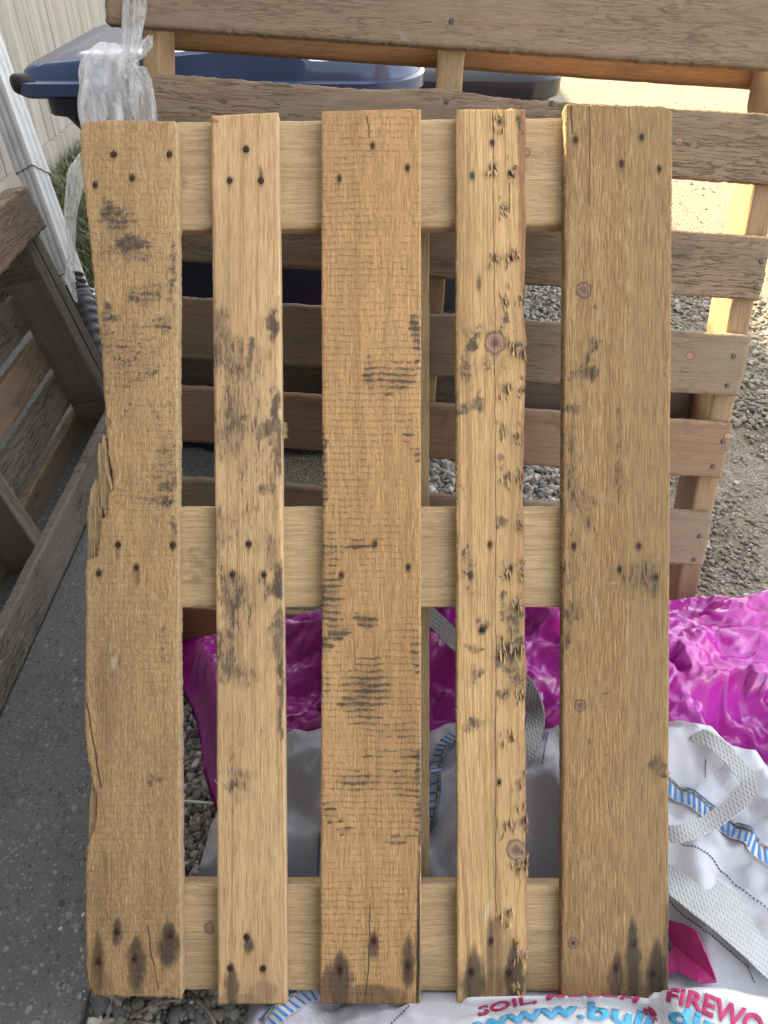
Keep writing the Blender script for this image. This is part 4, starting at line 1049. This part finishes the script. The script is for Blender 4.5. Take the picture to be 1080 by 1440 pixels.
def h_pink(X, Y):
    top = np.interp(X, [-.42, -.34, -.2, .1, .4, .6, .8, 1.0, 1.15], [.03, .13, .20, .23, .25, .26, .25, .21, .03])
    t = (Y - .66) / (1.02 - .66)
    h = top * (1.05 - .45 * (1 - sstep(-.1, .7, t))) * (1 - sstep(.86, 1.08, t + .08 * (fbm(X * 7, X * 0, 3) - .5)))
    h += .05 * crumple(X, Y, 33, 5, 6, 1.3) + .095 * facets(X, Y, 12, .085, 3.0, -.3) + .036 * facets(X, Y, 14, .042, 3.4, .35) + .013 * facets(X, Y, 17, .018, 3.0, -.5) + .006 * facets(X, Y, 18, .010, 2.5, .6)
    h = np.minimum(h, np.maximum(1.238 - 1.014 * Y + .022 * (fbm(X * 9, X * 0, 5) - .5) + .01 * facets(X, X * 0, 3, .05), .05))
    edge = sstep(-.44, -.37, X + .42 * (Y - 1.02) * 1 - .04 * (fbm(Y * 8, Y * 0, 2) - .5)) * (1 - sstep(1.08, 1.16, X)) * sstep(.60, .68, Y + .03 * fbm(X * 8, X * 0, 7))
    h = np.maximum(h, .02) * edge
    hw_ = h_white(X, Y)
    h = np.where(hw_ > .02, np.minimum(h, np.maximum(hw_ - .012, .0) + np.maximum(Y - .70, 0) * (2.2 + 2.2 * facets(X, Y, 23, .06, 2.5, .3) + 1.0 * facets(X, Y, 24, .025, 2.0, -.4))), h)
    return under_pallet(h, X, Y)
def h_print(X, Y):
    A = np.interp(X, [.02, .06, .12, .20, .28, .32, .345, .365, .380, .42, .50, .60, .75, .85], [.0, .062, .094, .116, .124, .114, .090, .068, .118, .124, .112, .092, .06, .0])
    back = np.interp(X, [0, .36, .37, .45, .6, .85], [.385, .385, .405, .41, .385, .33])
    t = (back - Y) / .34
    pr = sstep(-.02, .13, t) * (1 - .25 * sstep(.2, 1.0, t)) * (1 - sstep(.75, 1.05, t))
    h = A * pr + (.012 * crumple(X, Y, 8, 12, 5) + .004 * crumple(X, Y, 9, 30, 5) + .016 * facets(X, Y, 18, .05, 1.6, .2) + .006 * facets(X, Y, 19, .02, 1.5, -.4)) * sstep(0, .2, t) * (A > .01)
    on = (X > .07) & (X < .40) & (Y > .335) & (Y < .405)
    h = np.where(on, np.maximum(h, np.minimum(zA(Y, .006), h + .05) * sstep(.06, .12, X) * sstep(.405, .375, Y)), h)
    return h
def sheet(name, fn, x0, x1, y0, y1, d, mat, parent, thr=.006, zbase=-.012, two=True):
    xs = np.arange(x0, x1, d); ys = np.arange(y0, y1, d)
    X, Y = np.meshgrid(xs, ys); Z = fn(X, Y)
    keep = Z > thr
    nx, ny = len(xs), len(ys); i = np.arange(ny * nx).reshape(ny, nx)
    ok = keep[:-1, :-1] | keep[:-1, 1:] | keep[1:, 1:] | keep[1:, :-1]
    q = np.stack([i[:-1, :-1], i[:-1, 1:], i[1:, 1:], i[1:, :-1]], -1)[ok]
    lap = np.zeros_like(Z)
    for e in (2, 4):
        lap[e:-e, e:-e] += (2 * Z[e:-e, e:-e] - Z[e:-e, :-2 * e] - Z[e:-e, 2 * e:]) / e + (2 * Z[e:-e, e:-e] - Z[:-2 * e, e:-e] - Z[2 * e:, e:-e]) / e
    used = np.unique(q); mp = -np.ones(nx * ny, int); mp[used] = np.arange(len(used))
    Z = np.where(keep, Z, zbase)
    V = np.stack([X, Y, Z], -1).reshape(-1, 3)[used]; q = mp[q]
    o = mesh_obj(name, V, q.tolist(), mat, parent, True, {'fold': lap.reshape(-1)[used] / d})
    md = o.modifiers.new('skin', 'SOLIDIFY'); md.thickness = .0012; md.offset = -1
    return o

def woven_mat(name, col, dirty=.2, sc_=118, con=.2, rel=.3):
    k = NT(name); o = k.obj(); x, y, z = k.sep(o)
    w1 = k.node('ShaderNodeTexWave', wave_type='BANDS', bands_direction='DIAGONAL'); w1.inputs['Scale'].default_value = sc_; w1.inputs['Distortion'].default_value = .6; k.t.links.new(o, w1.inputs[0])
    w2 = k.node('ShaderNodeTexWave', wave_type='BANDS', bands_direction='X'); w2.inputs['Scale'].default_value = sc_; w2.inputs['Distortion'].default_value = .6; k.t.links.new(o, w2.inputs[0])
    n = k.noise(o, 7, 6, .65); n2 = k.noise(o, 60, 5)
    wv = k.math('MULTIPLY', w1.outputs['Fac'], w2.outputs['Fac'])
    c = k.mix(k.rng(n, .45, .75, 0, dirty), col, (.36, .31, .28))
    c = k.mix(k.rng(n2, .5, .8, 0, .2), c, tuple(q * .7 for q in col))
    c = k.mix(k.math('MULTIPLY', wv, con), c, tuple(q * .6 for q in col))
    wr = k.noise(o, 24, 4, .5)
    nrm = k.bump(wr, .25, .010); nrm = k.bump(wv, rel, .0015, nrm)
    k.b.inputs['Transmission Weight'].default_value = .0
    k.b.inputs['Subsurface Weight'].default_value = .0
    return k.done(c, .5, nrm, .4)
M['white'] = woven_mat('white_woven_plastic', (.59, .57, .61))
M['print'] = woven_mat('printed_woven_plastic', (.69, .68, .69), .12)
M['web'] = woven_mat('webbing', (.52, .515, .50), .5, 62, .45, .7)
def pink_mat():
    k = NT('pink_film'); o = k.obj()
    n = k.noise(o, 9, 6, .6, .6); v = k.voro(k.mapping(o, (1, 1, 1)), 42, 'F1'); cr = k.noise(k.mapping(o, (46, 90, 40), (0, 0, .35)), 1.0, 7, .7, 2.2)
    grid_ = k.node('ShaderNodeTexWave', bands_direction='DIAGONAL'); grid_.inputs['Scale'].default_value = 16; grid_.inputs['Distortion'].default_value = 6; grid_.inputs['Detail'].default_value = 4; k.t.links.new(o, grid_.inputs[0])
    c = k.mix(k.rng(n, .35, .68), (.58, .014, .36), (.62, .04, .50))
    c = k.mix(k.rng(k.noise(o, 16, 4), .52, .7, 0, .2), c, (.64, .06, .42))
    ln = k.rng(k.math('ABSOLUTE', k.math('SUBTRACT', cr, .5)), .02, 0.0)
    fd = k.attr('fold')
    c = k.mix(k.math('MULTIPLY', k.rng(fd, 1.0, 3.5), .2), c, (.80, .30, .62))  # pale ridge lines painted in place of glossy highlights on the folds
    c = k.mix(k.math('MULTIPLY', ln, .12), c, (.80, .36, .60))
    v = k.voro(k.mapping(o, (1, 1.7, 1), (0, 0, .4)), 60, 'F1')
    h = k.math('ADD', k.math('MULTIPLY', cr, 1.0), k.math('MULTIPLY', v, .5))
    nrm = k.bump(h, .12, .006)
    k.b.inputs['Coat Weight'].default_value = .6; k.b.inputs['Coat Roughness'].default_value = .08
    k.done(c, .2, nrm, .8)
    tr = k.node('ShaderNodeBsdfTranslucent'); k.put(tr.inputs[0], (.75, .06, .55)); k.t.links.new(nrm, tr.inputs['Normal'])
    mx = k.node('ShaderNodeMixShader'); mx.inputs[0].default_value = .22
    k.t.links.new(k.b.outputs[0], mx.inputs[1]); k.t.links.new(tr.outputs[0], mx.inputs[2]); k.t.links.new(mx.outputs[0], k.out.inputs['Surface'])
    return k.m
M['pink'] = pink_mat()
M['blueink'] = plain('blue_ink', (.08, .38, .62), .55, .15, 60)
M['redink'] = plain('red_ink', (.46, .03, .115), .55, .15, 60)
M['bluethread'] = plain('blue_thread', (.04, .22, .55), .6, .2, 200)
M['navythread'] = plain('navy_thread', (.02, .03, .10), .6, .2, 200)
M['blackthread'] = plain('cream_black_thread', (.25, .22, .16), .7, .8, 260)
M['magenta'] = woven_mat('magenta_woven_plastic', (.42, .02, .16), .3)

wb = empty('bulk_bag', 'empty white woven bulk bag with webbing loops crumpled under and beside the pine pallet', 'bulk bag', None, (.3, .6, 0))
Wm = Matrix.Translation((-.3, -.6, 0))
def inW(o): o.matrix_local = Wm; return o
inW(sheet('fabric', h_white, -.42, .98, .22, .98, .005, M['white'], wb))
def surf_path(pxs, fn, n=40, off=.003):
    pts = [march(a, b, fn) for a, b in pxs]
    t = np.linspace(0, len(pts) - 1, n); out = []
    for q in t:
        i = min(int(q), len(pts) - 2); p = pts[i].lerp(pts[i + 1], q - i)
        p.z = field(fn)(p.x, p.y) + off
        out.append(p)
    return out
def ribbon(pts, w, mat, name, parent, m=None, side=None, thick=.0012):
    V = []; Fc = []
    for i, p in enumerate(pts):
        t = (pts[min(i + 1, len(pts) - 1)] - pts[max(i - 1, 0)])
        s = (side[i] if side is not None else t.cross(Vector((0, 0, 1))).normalized())
        u = t.cross(s).normalized() * thick
        ww = w[i] if hasattr(w, '__len__') else w
        V += [p - s * ww / 2 - u, p + s * ww / 2 - u, p + s * ww / 2 + u, p - s * ww / 2 + u]
    for i in range(len(pts) - 1):
        for k in range(4):
            a, b = i * 4 + k, i * 4 + (k + 1) % 4
            Fc.append((a, b, b + 4, a + 4))
    Fc += [(3, 2, 1, 0), tuple((len(pts) - 1) * 4 + k for k in range(4))]
    o = mesh_obj(name, V, Fc, mat, parent)
    if m is not None: o.matrix_local = m
    o.data.set_sharp_from_angle(angle=R(50))
    return o
# bound edge with blue stitches, on the right and further in
def bound(pxs, w, n):
    pts = surf_path(pxs, h_white, n, .005)
    o = ribbon(pts, w, M['white'], 'bound_edge', wb, Wm)
    mb = MB()
    for i in range(1, len(pts) - 1, 2):
        t = (pts[i + 1] - pts[i - 1]).normalized(); s = t.cross(Vector((0, 0, 1))).normalized()
        c = pts[i] + Vector((0, 0, .0022))
        a = c - s * w * .48 - t * w * .10; b = c + s * w * .48 + t * w * .22
        q = t * w * .10
        mb.add([a - q * .5, a + q * .5, b + q, b - q, a - q * .5 + Vector((0, 0, .001)), a + q * .5 + Vector((0, 0, .001)), b + q + Vector((0, 0, .001)), b - q + Vector((0, 0, .001))], [(4, 5, 6, 7), (0, 3, 2, 1), (0, 1, 5, 4), (1, 2, 6, 5), (2, 3, 7, 6), (3, 0, 4, 7)])
    mb.build('blue_stitching', M['bluethread'], wb, False, Wm)
    ed = [p + (pts[1] - pts[0]).cross(Vector((0, 0, 1))).normalized() * (-w * .5) + Vector((0, 0, .002)) for p in pts]
    e = MB(); e.tube(ed, .0028, 6); e.build('piped_seam', M['blackthread'], wb, True, Wm)
    e = MB(); e.tube([p + Vector((0, 0, .001)) + (pts[1] - pts[0]).cross(Vector((0, 0, 1))).normalized() * (-w * .72) for p in pts], .0012, 5); e.build('blue_thread', M['bluethread'], wb, True, Wm)
bound([(930, 1100), (975, 1130), (1020, 1165), (1060, 1195), (1110, 1228)], .024, 46)
bound([(640, 1036), (622, 1050), (613, 1075), (612, 1110), (606, 1150), (598, 1165)], .016, 34)
bound([(372, 1450), (398, 1424), (430, 1402), (470, 1392)], .020, 24)
# dashed seams
def dashes(pxs, n, fn=h_white, mat='navythread', parent=None, m=None, w=.0016):
    pts = surf_path(pxs, fn, n, .0025); mb = MB()
    for i in range(0, n - 1, 2):
        mb.tube([pts[i], pts[i + 1]], w * .6, 5)
    mb.build('dashed_seam', M[mat], parent or wb, False, m or Wm)
dashes([(960, 1190), (1020, 1230), (1090, 1290)], 60)
dashes([(942, 1268), (990, 1310), (1052, 1362)], 60)
dashes([(992, 1094), (992, 1070)], 14)
dashes([(449, 1180), (446, 1250)], 36)
dashes([(770, 1030), (762, 1075)], 40)
dashes([(550, 1440), (575, 1415)], 16)
dashes([(1050, 1358), (1060, 1382)], 14)
# broad webbing panel
pa = surf_path([(935, 1220), (990, 1262), (1060, 1325), (1105, 1370)], h_white, 40, .004)
zs = [p.z for p in pa]
for i, p in enumerate(pa):
    q = [max(zs[max(0, j - 2):j + 3]) for j in range(max(0, i - 7), min(len(pa), i + 8))]; p.z = sum(q) / len(q) + .003
ribbon(pa, .070, M['web'], 'webbing_panel', wb, Wm)
# lifting loops
def loop(pxd, w, n=40):
    pts0 = [at_depth(a, b, d) for a, b, d in pxd]
    # smooth the polyline
    P_ = [pts0[0]] * 1 + pts0 + [pts0[-1]]
    out = []
    for i in range(1, len(P_) - 2):
        for j in range(8):
            t = j / 8; p0, p1, p2, p3 = P_[i - 1], P_[i], P_[i + 1], P_[i + 2]
            out.append(.5 * ((2 * p1) + (-p0 + p2) * t + (2 * p0 - 5 * p1 + 4 * p2 - p3) * t * t + (-p0 + 3 * p1 - 3 * p2 + p3) * t ** 3))
    out.append(pts0[-1])
    side = []
    for i, p in enumerate(out):
        t = (out[min(i + 1, len(out) - 1)] - out[max(i - 1, 0)]).normalized()
        v = (CAM - p).normalized(); s = t.cross(v).normalized()
        s = (s + v * .35 * math.sin(i * .12)).normalized(); side.append(s)
    return ribbon(out, w, M['web'], 'lifting_loop', wb, Wm, side, .0016)
def dz_(a, b, up=0.0):
    p = march(a, b, h_white); return (p - CAM).dot(FWD) - up
loop([(974, 1032, dz_(974, 1036)), (1005, 1045, dz_(1005, 1050, .02)), (1035, 1075, dz_(1035, 1080, .04)), (1052, 1100, dz_(1052, 1105, .05)), (1040, 1125, dz_(1040, 1130, .055)), (1000, 1155, dz_(1000, 1155, .04)), (960, 1172, dz_(960, 1172, .025)), (925, 1172, dz_(925, 1172, .012))], .024)
def dzm(a, b, up): 
    return min((march(a, b, h_white) - CAM).dot(FWD), (march(a, b, h_pink) - CAM).dot(FWD)) - up
loop([(a, b, dzm(a, b, u)) for a, b, u in ((585, 850, .015), (612, 872, .03), (645, 905, .04), (690, 935, .045), (732, 958, .04), (750, 990, .03), (752, 1020, .02), (742, 1050, .012), (725, 1075, .008))], .030)
# small printed tag of the bag
tg = [march(a, b, h_white, off=.01) for a, b in ((602, 992), (614, 978), (640, 968), (640, 1000), (618, 1006))]

ps = sheet('plastic_sheet', h_pink, -.50, 1.20, .55, 1.10, .0028, M['pink'], None)
tag(ps, 'crumpled bright pink plastic sheet heaped behind the white bulk bag', 'plastic sheet')

pb = empty('printed_bag', 'white woven bag printed with red and blue lettering lying against the pallet foot', 'bag', None, (.4, .25, 0))
Pm = Matrix.Translation((-.4, -.25, 0))
sheet('fabric', h_print, .0, .90, -.02, .42, .004, M['print'], pb).matrix_local = Pm

def lettering(txt, base_px, hgt, mat, shear=0.0, size_w=1.0):
    """letters laid on the bag's surface along a base line"""
    cu = bpy.data.curves.new('lettering', 'FONT'); cu.body = txt; cu.size = 1.0; cu.offset = .03; cu.resolution_u = 3
    to = bpy.data.objects.new('tmp', cu); COL.objects.link(to)
    dg = bpy.context.evaluated_depsgraph_get(); dg.update()
    me = bpy.data.meshes.new_from_object(to.evaluated_get(dg)); bpy.data.objects.remove(to)
    b = bmesh.new(); b.from_mesh(me); bmesh.ops.triangulate(b, faces=b.faces[:])
    for _ in range(2):
        es = [e for e in b.edges if e.calc_length() > .12]
        if es: bmesh.ops.subdivide_edges(b, edges=es, cuts=1); bmesh.ops.triangulate(b, faces=[f for f in b.faces if len(f.verts) > 3])
    x0 = min(v.co.x for v in b.verts); x1 = max(v.co.x for v in b.verts)
    d = [0]
    for p, q in zip(base_px, base_px[1:]): d.append(d[-1] + math.hypot(q[0] - p[0], q[1] - p[1]))
    for v in b.verts:
        s_ = (v.co.x - x0) / (x1 - x0) * d[-1]; t = v.co.y
        bx, by_ = np.interp(s_, d, [p[0] for p in base_px]), np.interp(s_, d, [p[1] for p in base_px])
        hx = np.interp(s_, d, [p[2] for p in base_px]); hy = np.interp(s_, d, [p[3] for p in base_px])
        w = march(bx + hx * t, by_ + hy * t, h_print, .25)
        w.z = field(h_print)(w.x, w.y) + .0030
        v.co = w
    m2 = bpy.data.meshes.new('lettering'); b.to_mesh(m2); b.free(); m2.materials.append(mat)
    o = bpy.data.objects.new('lettering', m2); link(o, pb); o.matrix_local = Pm
    md = o.modifiers.new('skin', 'SOLIDIFY'); md.thickness = .0006; md.offset = 1
    return o
lettering('SOIL, MULCH &', [(672, 1429, -3, -16), (720, 1417, -3, -16), (790, 1403, -1, -13), (860, 1402, 3, -12), (895, 1412, 10, -14), (920, 1440, 16, -8)], 1, M['redink'])
lettering('www.bulk', [(665, 1452, -4, -26), (730, 1438, -4, -28), (790, 1430, -2, -30), (860, 1436, 4, -34), (905, 1452, 10, -36), (930, 1475, 14, -30)], 1, M['blueink'])
lettering('FIREWOOD', [(936, 1408, 4, -26), (985, 1424, 8, -38), (1040, 1448, 12, -40), (1120, 1495, 18, -44)], 1, M['redink'])
lettering('dir', [(938, 1438, 4, -34), (970, 1446, 6, -36), (1010, 1462, 8, -36)], 1, M['blueink'])

# magenta woven sack poking out
ms = MB()
Q = [march(a, b, h_white, off=z_) for a, b, z_ in ((930, 1290, .02), (960, 1300, .05), (978, 1312, .055), (1008, 1380, .03), (985, 1384, .02), (950, 1366, .02), (930, 1372, .02), (945, 1330, .035))]
ms.add(Q, [(0, 7, 1), (7, 2, 1), (7, 3, 2), (7, 4, 3), (7, 5, 4), (7, 6, 5)])
mo = ms.build('woven_sack', M['magenta'], None); 
b = bmesh.new(); b.from_mesh(mo.data)
for _ in range(3): bmesh.ops.subdivide_edges(b, edges=b.edges[:], cuts=1, use_grid_fill=True)
for v in b.verts:
    v.co.z += .012 * float(facets(np.array([v.co.x]), np.array([v.co.y]), 7, .03, 2.0, .8)[0]) + .004 * float(facets(np.array([v.co.x]), np.array([v.co.y]), 8, .011, 1.5, .2)[0])
b.to_mesh(mo.data); b.free()
md = mo.modifiers.new('skin', 'SOLIDIFY'); md.thickness = .002
tag(mo, 'small folded magenta woven sack between the white bag and the printed bag', 'sack')

# folded pale flap and white stick under the pallet
ws = MB(); a, b = ground(250, 1126, .02), ground(300, 1130, .03); ws.tube([a, a.lerp(b, .5), b], [.0028, .003, .0028], 8)
tag(ws.build('white_stick', M['strap'], None, True), 'thin white plastic stick lying on gravel under the pine pallet', 'stick')

# twigs at the pallet's foot
M['twig'] = plain('twig_bark', (.20, .16, .115), .85, .4, 120, 0, .4)
def twig(pxs, r, label):
    pts = [ground(a, b, .006 + .002 * i) for i, (a, b) in enumerate(pxs)]
    t = MB(); t.tube(pts, [r * (1 - .12 * i) for i in range(len(pts))], 7)
    tag(t.build('twig', M['twig'], None, True), label, 'twig', 'twigs on the gravel')
twig([(268, 1398), (283, 1412), (296, 1428), (304, 1444)], .0042, 'thickest grey twig on the gravel below the gap between two boards')
twig([(182, 1432), (205, 1418), (228, 1408), (248, 1406)], .0032, 'pale twig pointing up to the torn board along the gravel')
twig([(176, 1440), (196, 1436), (216, 1441)], .0022, 'thin short pale twig lying flat below the torn board')

# ================================================================== HANGING PLASTIC BAG
def film_mat():
    k = NT('clear_film'); o = k.obj()
    w = k.noise(k.mapping(o, (40, 40, 9)), 1.0, 6, .65, 1.0)
    nrm = k.bump(w, .7, .01)
    d = k.node('ShaderNodeBsdfDiffuse'); k.put(d.inputs[0], (.86, .86, .85)); k.t.links.new(nrm, d.inputs['Normal'])
    tl_ = k.node('ShaderNodeBsdfTranslucent'); k.put(tl_.inputs[0], (.90, .90, .88)); k.t.links.new(nrm, tl_.inputs['Normal'])
    gl = k.node('ShaderNodeBsdfGlossy'); gl.inputs['Roughness'].default_value = .18; k.t.links.new(nrm, gl.inputs['Normal'])
    tp = k.node('ShaderNodeBsdfTransparent')
    m1 = k.node('ShaderNodeMixShader'); m1.inputs[0].default_value = .55; k.t.links.new(d.outputs[0], m1.inputs[1]); k.t.links.new(tl_.outputs[0], m1.inputs[2])
    m2 = k.node('ShaderNodeMixShader'); m2.inputs[0].default_value = .14; k.t.links.new(m1.outputs[0], m2.inputs[1]); k.t.links.new(gl.outputs[0], m2.inputs[2])
    m3 = k.node('ShaderNodeMixShader'); k.put(m3.inputs[0], k.rng(w, .35, .7, .85, .3)); k.t.links.new(m2.outputs[0], m3.inputs[1]); k.t.links.new(tp.outputs[0], m3.inputs[2])
    k.t.links.new(m3.outputs[0], k.out.inputs['Surface']); return k.m
M['film'] = film_mat()
def film(spine, widths, depth, folds, seed, name, parent, dd):
    """gathered film: a lofted tube whose section is pleated; spine in photo pixels with a depth each"""
    pts = [at_depth(a, b, c) for a, b, c in spine]
    K = 72; rings = []
    N = 34; ts = np.linspace(0, len(pts) - 1, N)
    for q in ts:
        i = min(int(q), len(pts) - 2); f_ = q - i
        c = pts[i].lerp(pts[i + 1], f_); w = widths[i] * (1 - f_) + widths[i + 1] * f_
        r = []
        for k_ in range(K):
            a = 2 * math.pi * k_ / K
            pl = 1 + folds * (math.sin(a * 5 + seed + q * .5) * .5 + math.sin(a * 9 + seed * 2 - q * .8) * .35 + math.sin(a * 15 + q * 1.1) * .18)
            pl += .12 * (float(fbm(np.array([a * 2 + seed]), np.array([q * 1.7]), seed)[0]) - .5)
            r.append(c + RIGHT * (w * math.cos(a) * pl) + FWD * (w * depth * math.sin(a) * pl))
        rings.append(r)
    V = [p - dd for r in rings for p in r]
    Fc = [(i * K + k_, i * K + (k_ + 1) % K, (i + 1) * K + (k_ + 1) % K, (i + 1) * K + k_) for i in range(N - 1) for k_ in range(K)]
    return mesh_obj(name, V, Fc, M['film'], parent, True)
hb = at_depth(185, 95, 1.17)
hg = empty('plastic_bag', 'knotted translucent plastic bag hanging off the weathered pallet above the torn board', 'plastic bag', None, tuple(hb))
film([(190, -60, 1.16), (189, 0, 1.165), (187, 40, 1.17), (184, 70, 1.175), (178, 92, 1.175)], [.022, .015, .013, .011, .008], .8, .35, 1, 'twisted_neck', hg, hb)
film([(176, 94, 1.175), (170, 82, 1.175), (158, 66, 1.175), (150, 84, 1.175), (153, 115, 1.18), (150, 160, 1.19), (152, 220, 1.21), (150, 300, 1.23)], [.006, .014, .026, .036, .041, .042, .036, .020], .55, .22, 4, 'bag_body', hg, hb)
film([(180, 92, 1.17), (192, 96, 1.165), (199, 110, 1.165), (203, 140, 1.17), (205, 175, 1.18), (200, 260, 1.2)], [.006, .011, .014, .015, .014, .010], .8, .4, 9, 'loose_end', hg, hb)
film([(184, 88, 1.168), (196, 76, 1.166), (206, 62, 1.166), (212, 50, 1.17)], [.006, .008, .008, .003], .7, .4, 12, 'knot_tail', hg, hb)
film([(126, 205, 1.21), (108, 240, 1.24), (98, 300, 1.27), (101, 350, 1.29), (97, 392, 1.31), (108, 425, 1.31)], [.006, .014, .010, .005, .008, .002], .35, .3, 6, 'trailing_film', hg, hb)
kn_ = MB(); kn_.tube([hb + RIGHT * (.010 * math.cos(t) - .006) + UP * (.012 * math.sin(t) + .004) + FWD * (.006 * math.sin(2 * t)) - hb for t in np.linspace(0, 6.4, 24)], [.0065 + .0015 * math.sin(i * 2.1) for i in range(24)], 10); kn_.build('knot', M['film'], hg, True)

# ================================================================== LIGHT, WORLD, CAMERA
az, el = R(-38), R(28)
sdir = Vector((math.sin(az) * math.cos(el), math.cos(az) * math.cos(el), math.sin(el)))
sun = bpy.data.lights.new('sun', 'SUN'); sun.energy = 5.0; sun.angle = R(.5); sun.color = (1, .81, .49)
so = bpy.data.objects.new('sun', sun); so.rotation_euler = sdir.to_track_quat('Z', 'Y').to_euler(); so.location = (-3, 6, 5); link(so)
w = bpy.data.worlds.new('World'); sc.world = w; w.use_nodes = True
nt = w.node_tree; bg = nt.nodes['Background']
sky = nt.nodes.new('ShaderNodeTexSky'); sky.sky_type = 'NISHITA'; sky.sun_disc = False; sky.sun_elevation = el; sky.sun_rotation = az; sky.dust_density = 2.0; sky.ozone_density = .6
hs = nt.nodes.new('ShaderNodeHueSaturation'); hs.inputs['Saturation'].default_value = .3
nt.links.new(sky.outputs[0], hs.inputs['Color']); nt.links.new(hs.outputs[0], bg.inputs['Color']); bg.inputs['Strength'].default_value = .15

cam = bpy.data.cameras.new('camera'); co_ = bpy.data.objects.new('camera', cam); link(co_)
co_.location = CAM; co_.rotation_euler = (math.pi / 2 - P, 0, 0)
cam.sensor_fit = 'VERTICAL'; cam.sensor_height = 36; cam.lens = 36 * F / 1440; cam.clip_end = 500; cam.clip_start = .01
sc.camera = co_
vs = sc.view_settings; vs.view_transform = 'Standard'; vs.look = 'None'; vs.gamma = 1; vs.exposure = 2.55
sc.cycles.max_bounces = 8; sc.cycles.diffuse_bounces = 1; sc.cycles.transparent_max_bounces = 16
sc.cycles.use_denoising = True
